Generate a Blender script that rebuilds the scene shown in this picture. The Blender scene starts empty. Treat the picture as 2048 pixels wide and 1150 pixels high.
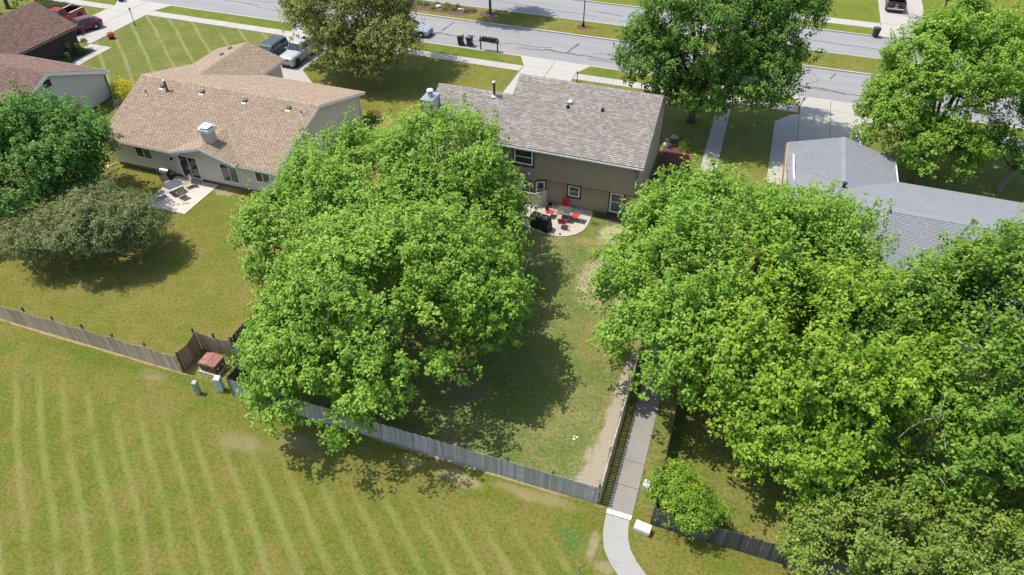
import bpy, math, random
import numpy as np
from mathutils import Vector, Matrix

# ------------------------------------------------------------------ camera, sky, sun, exposure
SC = bpy.context.scene
COL = SC.collection
R = math.radians
CAM_H = 32.0

def setup_view():
    cd = bpy.data.cameras.new('camera'); cam = bpy.data.objects.new('camera', cd); COL.objects.link(cam)
    cd.sensor_width = 36.0; cd.lens = 1420.0 / 2048.0 * 36.0
    cd.clip_start = 0.5; cd.clip_end = 2000.0
    cam.location = (0, 0, CAM_H)
    cam.rotation_euler = (R(90 - 41.606), 0, R(19.038))
    SC.camera = cam
    kx, ky = 0.46, 0.01                       # shadow offset per metre of height
    sd = Vector((-kx, -ky, 1.0)).normalized()  # towards the sun
    elev = math.asin(sd.z)
    w = bpy.data.worlds.new('World'); SC.world = w; w.use_nodes = True
    nt = w.node_tree; bg = nt.nodes['Background']
    sky = nt.nodes.new('ShaderNodeTexSky'); sky.sky_type = 'NISHITA'; sky.sun_disc = False
    sky.sun_elevation = elev; sky.sun_rotation = math.atan2(sd.x, sd.y)
    sky.air_density = 1.0; sky.dust_density = 1.5; sky.ozone_density = 1.0
    nt.links.new(sky.outputs[0], bg.inputs[0]); bg.inputs[1].default_value = 0.15
    sl = bpy.data.lights.new('sun', 'SUN'); so = bpy.data.objects.new('sun', sl); COL.objects.link(so)
    sl.energy = 3.3; sl.angle = R(0.55); sl.color = (1.0, 0.955, 0.88)
    so.rotation_euler = sd.to_track_quat('Z', 'Y').to_euler(); so.location = (-40, 0, 60)
    vs = SC.view_settings
    vs.view_transform = 'Standard'; vs.look = 'None'; vs.gamma = 1.0; vs.exposure = 0.60; vs.use_curve_mapping = False
setup_view()
SC.cycles.max_bounces = 6; SC.cycles.diffuse_bounces = 3; SC.cycles.glossy_bounces = 2
SC.cycles.transmission_bounces = 4; SC.cycles.transparent_max_bounces = 4
SC.cycles.caustics_reflective = False; SC.cycles.caustics_refractive = False

rnd = random.Random(7)

# ------------------------------------------------------------------ materials
MATS = {}
def nmat(name):
    m = bpy.data.materials.new(name); m.use_nodes = True
    nt = m.node_tree
    return m, nt, nt.nodes['Principled BSDF']

def _mixc(nt, fac, a, b, blend='MIX'):
    n = nt.nodes.new('ShaderNodeMix'); n.data_type = 'RGBA'; n.blend_type = blend
    for idx, v in ((0, fac), (6, a), (7, b)):
        if hasattr(v, 'is_output'): nt.links.new(v, n.inputs[idx])
        elif idx == 0: n.inputs[0].default_value = v
        else: n.inputs[idx].default_value = (*v, 1) if len(v) == 3 else v
    return n.outputs[2]

def _math(nt, op, a, b=None, clamp=False):
    n = nt.nodes.new('ShaderNodeMath'); n.operation = op; n.use_clamp = clamp
    for i, v in enumerate((a, b)):
        if v is None: continue
        if hasattr(v, 'is_output'): nt.links.new(v, n.inputs[i])
        else: n.inputs[i].default_value = v
    return n.outputs[0]

def _noise(nt, vec, scale, detail=3, rough=0.55, dist=0.0):
    n = nt.nodes.new('ShaderNodeTexNoise'); n.inputs['Scale'].default_value = scale
    n.inputs['Detail'].default_value = detail; n.inputs['Roughness'].default_value = rough
    n.inputs['Distortion'].default_value = dist
    if vec is not None: nt.links.new(vec, n.inputs['Vector'])
    return n.outputs['Fac']

def _ramp(nt, fac, lo, hi):
    n = nt.nodes.new('ShaderNodeMapRange'); n.inputs[1].default_value = lo; n.inputs[2].default_value = hi
    n.interpolation_type = 'SMOOTHSTEP'
    nt.links.new(fac, n.inputs[0]); return n.outputs[0]

def _pos(nt):
    return nt.nodes.new('ShaderNodeNewGeometry').outputs['Position']

def _objc(nt):
    return nt.nodes.new('ShaderNodeTexCoord').outputs['Object']

def _bump(nt, bsdf, h, strength, dist=0.02):
    b = nt.nodes.new('ShaderNodeBump'); b.inputs['Strength'].default_value = strength
    b.inputs['Distance'].default_value = dist
    nt.links.new(h, b.inputs['Height']); nt.links.new(b.outputs[0], bsdf.inputs['Normal'])

def plain(name, c1, c2=None, scale=6.0, rough=0.7, metal=0.0, bump=0.0, world=False, rand=None, spec=None, coat=0.0, aniso=None):
    """two colours mixed by noise; rand = third colour mixed by a random value of each object"""
    if name in MATS: return MATS[name]
    m, nt, b = nmat(name)
    vec = _pos(nt) if world else _objc(nt)
    if aniso:
        mp = nt.nodes.new('ShaderNodeMapping'); mp.inputs['Scale'].default_value = aniso
        nt.links.new(vec, mp.inputs[0]); vec = mp.outputs[0]
    c2 = c2 or tuple(v * 0.85 for v in c1)
    f = _noise(nt, vec, scale, 4)
    col = _mixc(nt, _ramp(nt, f, 0.3, 0.7), c1, c2)
    if rand:
        oi = nt.nodes.new('ShaderNodeObjectInfo')
        col = _mixc(nt, oi.outputs['Random'], col, _mixc(nt, 0.75, col, rand))
    nt.links.new(col, b.inputs['Base Color'])
    b.inputs['Roughness'].default_value = rough; b.inputs['Metallic'].default_value = metal
    if spec is not None: b.inputs['Specular IOR Level'].default_value = spec
    if coat: b.inputs['Coat Weight'].default_value = coat; b.inputs['Coat Roughness'].default_value = 0.05
    if bump: _bump(nt, b, _noise(nt, vec, scale * 4, 4), bump)
    MATS[name] = m; return m

def lawn_mat(name, green, lush, straw, bare, straw_amt=0.5, bare_amt=0.0, stripe=None, weed=0.0, spots=()):
    """mown grass: broad patches of straw and lush grass, blade-scale mottling, optional mower stripes"""
    m, nt, b = nmat(name)
    p = _pos(nt)
    big = _noise(nt, p, 0.16, 4, 0.6, 0.6); mid = _noise(nt, p, 0.9, 4, 0.65, 0.3)
    fine = _noise(nt, p, 5.5, 4, 0.75); vfine = _noise(nt, p, 19.0, 3, 0.75)
    s = _math(nt, 'ADD', _math(nt, 'MULTIPLY', big, 0.55), _math(nt, 'MULTIPLY', mid, 0.45))
    col = _mixc(nt, _ramp(nt, s, 0.62 - 0.24 * straw_amt - 0.1, 0.62 - 0.24 * straw_amt + 0.16), green, straw)
    g2 = _noise(nt, p, 0.33, 3, 0.6, 1.0)
    col = _mixc(nt, _ramp(nt, g2, 0.55, 0.75), col, lush)
    if stripe:
        ang, per, off, amt, light, keep = stripe
        sx = nt.nodes.new('ShaderNodeSeparateXYZ'); nt.links.new(p, sx.inputs[0])
        d = _math(nt, 'ADD', _math(nt, 'MULTIPLY', sx.outputs[0], math.sin(R(ang))), _math(nt, 'MULTIPLY', sx.outputs[1], math.cos(R(ang))))
        d = _math(nt, 'ADD', d, _math(nt, 'MULTIPLY', _noise(nt, p, 0.10, 2), 0.8))
        d = _math(nt, 'ADD', d, _math(nt, 'MULTIPLY', mid, 0.12))
        ph = _math(nt, 'FRACT', _math(nt, 'DIVIDE', _math(nt, 'ADD', d, off), per))
        tri = _math(nt, 'ABSOLUTE', _math(nt, 'SUBTRACT', ph, 0.5))          # 0 .. 0.5
        thin = _ramp(nt, tri, 0.24 if per < 1.5 else 0.37, 0.48)
        ph2 = _math(nt, 'FRACT', _math(nt, 'DIVIDE', _math(nt, 'ADD', d, off), per * 2))
        wide = _ramp(nt, _math(nt, 'ABSOLUTE', _math(nt, 'SUBTRACT', ph2, 0.5)), 0.21, 0.29)
        brk = _ramp(nt, _noise(nt, p, 0.25, 3, 0.6), 0.22, 0.6)
        if keep is not None:   # stripes fade out towards the fence
            brk = _math(nt, 'MULTIPLY', brk, _ramp(nt, _math(nt, 'ADD', sx.outputs[1], _math(nt, 'MULTIPLY', g2, 3.0)), keep[1], keep[0]))
        col = _mixc(nt, _math(nt, 'MULTIPLY', wide, 0.25), col, lush)
        if keep is not None:   # dry turning strip of the mower
            ty = _math(nt, 'ABSOLUTE', _math(nt, 'SUBTRACT', _math(nt, 'ADD', sx.outputs[1], _math(nt, 'MULTIPLY', g2, 4.0)), keep[2]))
            col = _mixc(nt, _math(nt, 'MULTIPLY', _ramp(nt, ty, 1.6, 0.2), 0.45), col, straw)
        band = _math(nt, 'MULTIPLY', _math(nt, 'MULTIPLY', thin, brk), amt); col = _mixc(nt, band, col, light)
    m2 = _noise(nt, p, 0.42, 5, 0.72, 0.8)
    col = _mixc(nt, _math(nt, 'MULTIPLY', _ramp(nt, m2, 0.52, 0.66), 0.75), col, straw)
    col = _mixc(nt, _math(nt, 'MULTIPLY', _ramp(nt, m2, 0.46, 0.34), 0.7), col, lush)
    if bare_amt:
        bn = _noise(nt, p, 0.5, 5, 0.7, 0.5)
        col = _mixc(nt, _math(nt, 'MULTIPLY', _ramp(nt, bn, 0.72 - 0.25 * bare_amt, 0.82 - 0.2 * bare_amt), 0.85), col, bare)
    if weed:
        v = nt.nodes.new('ShaderNodeTexVoronoi'); v.inputs['Scale'].default_value = 5.5; nt.links.new(p, v.inputs['Vector'])
        wm = _math(nt, 'MULTIPLY', _ramp(nt, v.outputs['Distance'], 0.42, 0.2), weed)
        wm = _math(nt, 'MULTIPLY', wm, _ramp(nt, mid, 0.4, 0.6))
        col = _mixc(nt, wm, col, tuple(c * 1.25 for c in lush))
    # blade mottling: dry blades and deep thatch are real colours of the sward
    col = _mixc(nt, _math(nt, 'MULTIPLY', _ramp(nt, fine, 0.5, 0.64), 0.45), col, tuple(c * 1.3 for c in straw))
    col = _mixc(nt, _math(nt, 'MULTIPLY', _ramp(nt, fine, 0.5, 0.38), 0.60), col, tuple(c * 0.58 for c in green))
    col = _mixc(nt, _math(nt, 'MULTIPLY', _ramp(nt, vfine, 0.5, 0.62), 0.42), col, tuple(c * 1.55 for c in lush))
    col = _mixc(nt, _math(nt, 'MULTIPLY', _ramp(nt, vfine, 0.5, 0.38), 0.45), col, tuple(c * 0.55 for c in green))
    if spots:
        sp = nt.nodes.new('ShaderNodeSeparateXYZ'); nt.links.new(p, sp.inputs[0])
        wob = _math(nt, 'MULTIPLY', _math(nt, 'SUBTRACT', _noise(nt, p, 1.3, 5, 0.7), 0.5), 1.9)
        for cx, cy, rx, ry, sc, stg in spots:
            dx = _math(nt, 'DIVIDE', _math(nt, 'SUBTRACT', sp.outputs[0], cx), rx); dy = _math(nt, 'DIVIDE', _math(nt, 'SUBTRACT', sp.outputs[1], cy), ry)
            dd = _math(nt, 'SQRT', _math(nt, 'ADD', _math(nt, 'MULTIPLY', dx, dx), _math(nt, 'MULTIPLY', dy, dy)))
            mk = _ramp(nt, _math(nt, 'ADD', dd, wob), 1.15, 0.45)
            mk = _math(nt, 'MULTIPLY', mk, _math(nt, 'MULTIPLY', _ramp(nt, fine, 0.72, 0.42), stg), True)
            col = _mixc(nt, mk, col, sc)
    if stripe: col = _mixc(nt, _math(nt, 'MULTIPLY', band, _ramp(nt, vfine, 0.35, 0.6)), col, tuple(c * 1.1 for c in light))
    nt.links.new(col, b.inputs['Base Color']); b.inputs['Roughness'].default_value = 0.95
    b.inputs['Specular IOR Level'].default_value = 0.1
    h = _math(nt, 'ADD', _math(nt, 'MULTIPLY', fine, 0.6), _math(nt, 'MULTIPLY', vfine, 0.6))
    _bump(nt, b, h, 0.9, 0.09)
    MATS[name] = m; return m

GREEN = (0.146, 0.168, 0.030); LUSH = (0.102, 0.170, 0.024); STRAW = (0.255, 0.210, 0.076); BARE = (0.36, 0.29, 0.19)
LIGHT = (0.250, 0.255, 0.078)
M_LAWN = lawn_mat('lawn_general', GREEN, LUSH, STRAW, BARE, 0.5)
M_COMMON = lawn_mat('lawn_common', (0.128, 0.146, 0.018), (0.096, 0.164, 0.012), (0.226, 0.178, 0.055), BARE, 0.62, 0.08, (41, 1.22, 0.2, 0.55, LIGHT, (17.0, 20.0, 19.6)), 0.0,
    [(-3.05, 17.55, .75, .8, (0.07, 0.155, 0.03), .9), (-1.95, 17.75, .3, .9, BARE, .8), (-1.2, 16.75, .5, .35, BARE, .7), (-29.3, 19.7, 1.1, .45, BARE, .5), (-28.0, 20.0, 2.4, .6, (0.06, 0.13, 0.012), .5), (-34, 19.7, 5.5, .5, (0.075, 0.13, 0.012), .55), (-37, 20.36, 10.5, .14, (.40, .29, .17), 1.2), (-9.5, 19.84, 7.0, .13, (.42, .33, .18), .9), (-9.4, 19.0, 1.4, .5, (.42, .33, .18), .7), (-12.2, 19.1, .8, .4, (.42, .33, .18), .6), (-5.5, 19.3, 2.5, .4, (.38, .31, .17), .5), (-18.4, 18.2, 1.5, .7, BARE, .4), (-21.5, 17.2, 1.6, .7, BARE, .4)])
M_YARD_B = lawn_mat('lawn_dry', (0.152, 0.158, 0.024), (0.118, 0.158, 0.018), (0.248, 0.198, 0.062), BARE, 0.55, 0.0, None, 0.0, [(-30.6, 32.1, .8, .7, BARE, .8), (-37.2, 37.6, 1.4, .8, BARE, .9), (-36.0, 36.6, .8, .5, (.10, .20, .015), .8), (-33.6, 36.0, 1.0, .6, BARE, .4), (-29.6, 51.5, 1.2, 1.4, (.40, .26, .09), .6)])
M_YARD_C = lawn_mat('lawn_weedy', (0.135, 0.170, 0.038), (0.095, 0.172, 0.036), (0.285, 0.240, 0.100), (0.42, 0.34, 0.215), 0.52, 0.22, None, 0.6,
    [(-6.4, 36.8, 1.5, 2.9, (.46, .37, .25), 1.2), (-6.4, 42.0, 1.4, 1.5, (.46, .37, .25), 1.2), (-8.2, 40.6, 1.2, .7, (.36, .25, .12), .6), (-10.5, 40.0, 1.8, .5, (.36, .26, .12), .6), (-11.6, 25.0, 1.8, 1.6, (.20, .15, .10), .85), (-15.0, 22.6, 1.6, 1.1, (.20, .15, .10), .7), (-5.0, 31.0, 1.5, 2.5, (.27, .20, .06), .5), (-2.72, 24.6, .52, 6.6, (.37, .315, .24), 1.6), (-3.0, 21.2, .75, 2.4, (.37, .315, .24), 1.6), (-3.5, 20.3, .6, .7, (.37, .315, .24), 1.4), (-13.6, 38.6, 1.6, 1.5, (.06, .14, .04), .6)])
M_FRONT_A = lawn_mat('lawn_striped', (0.132, 0.158, 0.028), (0.098, 0.160, 0.020), (0.230, 0.192, 0.074), BARE, 0.5, 0.0, (41, 2.12, 1.2, 0.5, (0.31, 0.295, 0.13), None))
M_VERGE = lawn_mat('lawn_verge', (0.120, 0.165, 0.018), (0.085, 0.165, 0.014), (0.25, 0.20, 0.055), BARE, 0.34)
M_FAR = lawn_mat('lawn_far', (0.140, 0.178, 0.024), (0.105, 0.172, 0.018), (0.25, 0.205, 0.05), BARE, 0.35)

def concrete(name, c, stain=0.25, rand=None):
    m, nt, b = nmat(name); p = _pos(nt)
    n1 = _noise(nt, p, 0.8, 5, 0.65); n2 = _noise(nt, p, 9, 4, 0.7); n3 = _noise(nt, p, 60, 2)
    col = _mixc(nt, _math(nt, 'MULTIPLY', _ramp(nt, n1, 0.45, 0.75), stain * 1.6), c, tuple(v * 0.72 for v in c))
    col = _mixc(nt, _math(nt, 'MULTIPLY', _ramp(nt, n2, 0.5, 0.75), stain), col, (c[0] * 0.8, c[1] * 0.74, c[2] * 0.62))
    col = _mixc(nt, _math(nt, 'MULTIPLY', n3, 0.25), col, tuple(min(1, v * 1.15) for v in c))
    if rand:
        oi = nt.nodes.new('ShaderNodeObjectInfo'); col = _mixc(nt, _math(nt, 'MULTIPLY', oi.outputs['Random'], 0.45), col, rand)
    nt.links.new(col, b.inputs['Base Color']); b.inputs['Roughness'].default_value = 0.9
    _bump(nt, b, n3, 0.25, 0.01); MATS[name] = m; return m
M_CONC = concrete('concrete_walk', (0.39, 0.37, 0.33), 0.3, (0.44, 0.40, 0.34))
M_CONC_NEW = concrete('concrete_pale', (0.40, 0.375, 0.33), 0.15)
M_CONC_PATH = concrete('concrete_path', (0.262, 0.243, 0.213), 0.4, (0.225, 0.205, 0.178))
M_CONC_PATH2 = concrete('concrete_path_pale', (0.335, 0.322, 0.292), 0.3)
M_PATIO = concrete('concrete_patio', (0.46, 0.41, 0.34), 0.35)
M_PATIO_B = concrete('concrete_patio_pale', (0.52, 0.48, 0.41), 0.35)
M_KERB = concrete('concrete_kerb', (0.47, 0.44, 0.39), 0.35)

def road_mat():
    m, nt, b = nmat('old_asphalt'); p = _pos(nt)
    mp = nt.nodes.new('ShaderNodeMapping'); mp.inputs['Scale'].default_value = (0.12, 1, 1); nt.links.new(p, mp.inputs[0])
    n1 = _noise(nt, mp.outputs[0], 0.9, 4, 0.6); n2 = _noise(nt, p, 2.2, 5, 0.7); n3 = _noise(nt, p, 45, 2)
    col = _mixc(nt, _ramp(nt, n1, 0.35, 0.7), (0.228, 0.224, 0.217), (0.262, 0.256, 0.247))
    col = _mixc(nt, _math(nt, 'MULTIPLY', _ramp(nt, n2, 0.55, 0.8), 0.5), col, (0.24, 0.238, 0.23))
    col = _mixc(nt, _math(nt, 'MULTIPLY', n3, 0.3), col, (0.36, 0.352, 0.345))
    nt.links.new(col, b.inputs['Base Color']); b.inputs['Roughness'].default_value = 0.9
    _bump(nt, b, n3, 0.3, 0.01); return m
M_ROAD = road_mat()
M_TAR = plain('crack_sealant', (0.02, 0.02, 0.022), (0.035, 0.035, 0.037), 3, 0.75)
M_DIRT = plain('bare_dirt', (0.33, 0.275, 0.205), (0.42, 0.36, 0.285), 2.2, 0.95, bump=0.6, world=True)
M_MULCH = plain('bark_mulch', (0.085, 0.040, 0.030), (0.16, 0.085, 0.065), 6, 0.95, bump=1.0, world=True)
M_MULCH_RED = plain('red_mulch', (0.10, 0.034, 0.026), (0.17, 0.062, 0.045), 6, 0.95, bump=1.0, world=True)
M_SOIL = plain('dark_soil', (0.05, 0.038, 0.028), (0.10, 0.075, 0.05), 5, 0.95, bump=0.8, world=True)
M_ROCK = plain('boulder_stone', (0.50, 0.46, 0.40), (0.34, 0.30, 0.26), 3, 0.9, bump=0.5)

def shingle_mat(name, a, c, d):
    m, nt, b = nmat(name)
    at = nt.nodes.new('ShaderNodeAttribute'); at.attribute_name = 'tint'
    cr = nt.nodes.new('ShaderNodeValToRGB'); e = cr.color_ramp
    e.elements[0].color = (*a, 1); e.elements[1].color = (*d, 1); k = e.elements.new(0.5); k.color = (*c, 1)
    nt.links.new(at.outputs['Fac'], cr.inputs[0])
    p = _pos(nt); n1 = _noise(nt, p, 0.6, 4, 0.6); n3 = _noise(nt, p, 60, 2)
    col = _mixc(nt, _math(nt, 'MULTIPLY', _ramp(nt, n1, 0.4, 0.7), 0.28), cr.outputs[0], tuple(v * 0.72 for v in c))
    col = _mixc(nt, _math(nt, 'MULTIPLY', n3, 0.35), col, tuple(v * 1.25 for v in d))
    nt.links.new(col, b.inputs['Base Color']); b.inputs['Roughness'].default_value = 0.92
    b.inputs['Specular IOR Level'].default_value = 0.25
    _bump(nt, b, n3, 0.5, 0.006); MATS[name] = m; return m
M_SH_TAN = shingle_mat('shingle_tan', (0.215, 0.155, 0.105), (0.318, 0.238, 0.165), (0.405, 0.312, 0.225))
M_SH_GREYBROWN = shingle_mat('shingle_greybrown', (0.170, 0.143, 0.120), (0.252, 0.219, 0.188), (0.360, 0.322, 0.285))
M_SH_GREY = shingle_mat('shingle_grey', (0.190, 0.198, 0.210), (0.222, 0.230, 0.243), (0.258, 0.266, 0.280))
M_SH_BROWN = shingle_mat('shingle_brown', (0.085, 0.060, 0.058), (0.155, 0.100, 0.084), (0.250, 0.150, 0.105))
M_UNDER = plain('roof_underlay', (0.05, 0.042, 0.036))
M_SLOT_TAN = plain('roof_underlay_tan', (0.085, 0.055, 0.038))

def siding(name, c, alt):
    return plain(name, c, tuple(v * 0.93 for v in c), 1.5, 0.75, rand=alt, bump=0.05)
M_SID_B = siding('siding_greige', (0.72, 0.635, 0.525), (0.74, 0.66, 0.55))
M_SID_C = siding('siding_brown', (0.385, 0.30, 0.215), (0.41, 0.325, 0.235))
M_SID_C2 = siding('siding_brown_gable', (0.40, 0.32, 0.235), (0.42, 0.34, 0.255))
M_SID_A = siding('siding_grey', (0.58, 0.55, 0.50), (0.60, 0.57, 0.52))
M_SID_A2 = siding('siding_darkbrown', (0.042, 0.029, 0.020), (0.050, 0.034, 0.024))
M_SID_D = siding('siding_white', (0.55, 0.53, 0.50), (0.57, 0.55, 0.52))
M_TRIM = plain('trim_white', (0.85, 0.85, 0.83), (0.78, 0.78, 0.77), 4, 0.6)
M_TRIM_BEIGE = plain('trim_beige', (0.62, 0.57, 0.48), None, 4, 0.6)
M_TRIM_DARK = plain('trim_darkbrown', (0.035, 0.025, 0.02), None, 4, 0.6)
M_TRIM_NAVY = plain('trim_navy', (0.018, 0.022, 0.035), None, 4, 0.55)
M_TRIM_TAUPE = plain('trim_taupe', (0.20, 0.165, 0.125), None, 4, 0.6)
M_FOUND = plain('foundation', (0.17, 0.13, 0.095), (0.23, 0.19, 0.15), 3, 0.9, bump=0.4)
M_GLASS = plain('window_glass', (0.025, 0.032, 0.034), (0.05, 0.06, 0.06), 1.3, 0.06, spec=0.9)
M_SCREEN = plain('window_screen', (0.10, 0.125, 0.115), (0.13, 0.16, 0.145), 1.5, 0.25)
M_DARKMETAL = plain('vent_metal_dark', (0.035, 0.032, 0.036), None, 5, 0.5, 0.3)
M_RUSTPIPE = plain('rusty_pipe', (0.14, 0.06, 0.035), (0.08, 0.04, 0.03), 12, 0.8)
M_GALV = plain('galvanised', (0.55, 0.57, 0.58), (0.42, 0.44, 0.46), 8, 0.4, 0.7)
M_WHITE = plain('white_paint', (0.78, 0.77, 0.74), (0.66, 0.65, 0.62), 5, 0.55)
M_BLACK = plain('black_metal', (0.014, 0.014, 0.015), None, 5, 0.45, 0.2)
M_BLACKPL = plain('black_plastic', (0.018, 0.018, 0.02), (0.03, 0.03, 0.032), 6, 0.5)
M_RUBBER = plain('rubber', (0.015, 0.015, 0.015), None, 5, 0.85)
M_WOODGREY = plain('weathered_grey_wood', (0.62, 0.59, 0.55), (0.36, 0.34, 0.315), 5, 0.9, rand=(0.26, 0.25, 0.24), bump=0.3, aniso=(6, 6, 0.8))
M_WOODTAN = plain('weathered_tan_wood', (0.54, 0.38, 0.235), (0.33, 0.235, 0.15), 5, 0.9, rand=(0.74, 0.60, 0.44), bump=0.3, aniso=(6, 6, 0.8))
M_WOODBRN = plain('brown_fence_wood', (0.36, 0.24, 0.15), (0.25, 0.165, 0.10), 5, 0.9, rand=(0.48, 0.35, 0.24), bump=0.3, aniso=(6, 6, 0.8))
M_WOODDARK = plain('dark_fence_wood', (0.085, 0.078, 0.074), (0.045, 0.042, 0.04), 5, 0.9, rand=(0.17, 0.16, 0.155), bump=0.3, aniso=(6, 6, 0.8))
M_WOODNEW = plain('new_orange_wood', (0.42, 0.22, 0.10), (0.34, 0.17, 0.08), 5, 0.85, aniso=(6, 6, 0.8))
M_WOODPALE = plain('pale_fence_top', (0.48, 0.44, 0.36), (0.36, 0.32, 0.25), 5, 0.9, rand=(0.55, 0.52, 0.45), aniso=(6, 6, 0.8))
M_POST = plain('old_post_wood', (0.16, 0.125, 0.09), (0.10, 0.08, 0.06), 6, 0.9, aniso=(6, 6, 0.8))
M_BARK = plain('bark_grey', (0.155, 0.135, 0.115), (0.075, 0.062, 0.052), 9, 0.95, bump=0.8)
M_BARKPALE = plain('bark_pale', (0.30, 0.285, 0.26), (0.16, 0.15, 0.135), 9, 0.95, bump=0.6)

def leaf_mat(name, dark, mid, light, trans=0.34, rough=0.5):
    m, nt, b = nmat(name)
    at = nt.nodes.new('ShaderNodeAttribute'); at.attribute_name = 'tint'
    cr = nt.nodes.new('ShaderNodeValToRGB'); e = cr.color_ramp
    e.elements[0].color = (*dark, 1); e.elements[1].color = (*light, 1); k = e.elements.new(0.5); k.color = (*mid, 1)
    nt.links.new(at.outputs['Fac'], cr.inputs[0])
    nt.links.new(cr.outputs[0], b.inputs['Base Color']); b.inputs['Roughness'].default_value = rough
    b.inputs['Specular IOR Level'].default_value = 0.35
    tr = nt.nodes.new('ShaderNodeBsdfTranslucent')
    tc = _mixc(nt, 1.0, cr.outputs[0], (1.15, 1.25, 0.5), 'MULTIPLY'); nt.links.new(tc, tr.inputs['Color'])
    mx = nt.nodes.new('ShaderNodeMixShader'); mx.inputs[0].default_value = trans
    nt.links.new(b.outputs[0], mx.inputs[1]); nt.links.new(tr.outputs[0], mx.inputs[2])
    nt.links.new(mx.outputs[0], nt.nodes['Material Output'].inputs['Surface'])
    MATS[name] = m; return m
L_BRIGHT = leaf_mat('leaf_bright_maple', (0.123, 0.241, 0.02), (0.213, 0.375, 0.034), (0.336, 0.493, 0.069))
L_YELLOW = leaf_mat('leaf_yellowgreen_maple', (0.121, 0.237, 0.015), (0.209, 0.358, 0.022), (0.352, 0.462, 0.044))
L_DEEP = leaf_mat('leaf_deep_maple', (0.08, 0.17, 0.016), (0.14, 0.268, 0.022), (0.27, 0.4, 0.05))
L_DARK = leaf_mat('leaf_dark_maple', (0.061, 0.155, 0.027), (0.097, 0.24, 0.035), (0.209, 0.365, 0.054))
L_MID = leaf_mat('leaf_mid_maple', (0.070, 0.155, 0.020), (0.115, 0.235, 0.028), (0.215, 0.345, 0.050))
L_OLIVE = leaf_mat('leaf_crabapple', (0.131, 0.163, 0.05), (0.198, 0.235, 0.073), (0.312, 0.328, 0.144))
L_GOLD = leaf_mat('leaf_linden', (0.145, 0.185, 0.03), (0.245, 0.275, 0.05), (0.42, 0.405, 0.115))
L_LIME = leaf_mat('leaf_lime', (0.15, 0.20, 0.010), (0.24, 0.28, 0.012), (0.36, 0.36, 0.02))
L_YEL = leaf_mat('leaf_yellow_bush', (0.10, 0.17, 0.012), (0.30, 0.34, 0.014), (0.68, 0.60, 0.02))
L_HEDGE = leaf_mat('leaf_shrub', (0.08, 0.19, 0.016), (0.145, 0.29, 0.02), (0.32, 0.43, 0.028))
L_MUTED = leaf_mat('leaf_muted', (0.11, 0.18, 0.022), (0.185, 0.275, 0.036), (0.31, 0.39, 0.07))
L_RED = leaf_mat('leaf_red', (0.12, 0.012, 0.012), (0.19, 0.02, 0.018), (0.26, 0.05, 0.04))
L_FLOWER = leaf_mat('petal_red', (0.42, 0.03, 0.01), (0.6, 0.05, 0.015), (0.7, 0.12, 0.03), 0.2)
L_CREAM = leaf_mat('petal_cream', (0.45, 0.40, 0.16), (0.6, 0.55, 0.25), (0.75, 0.7, 0.4), 0.2)

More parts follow.
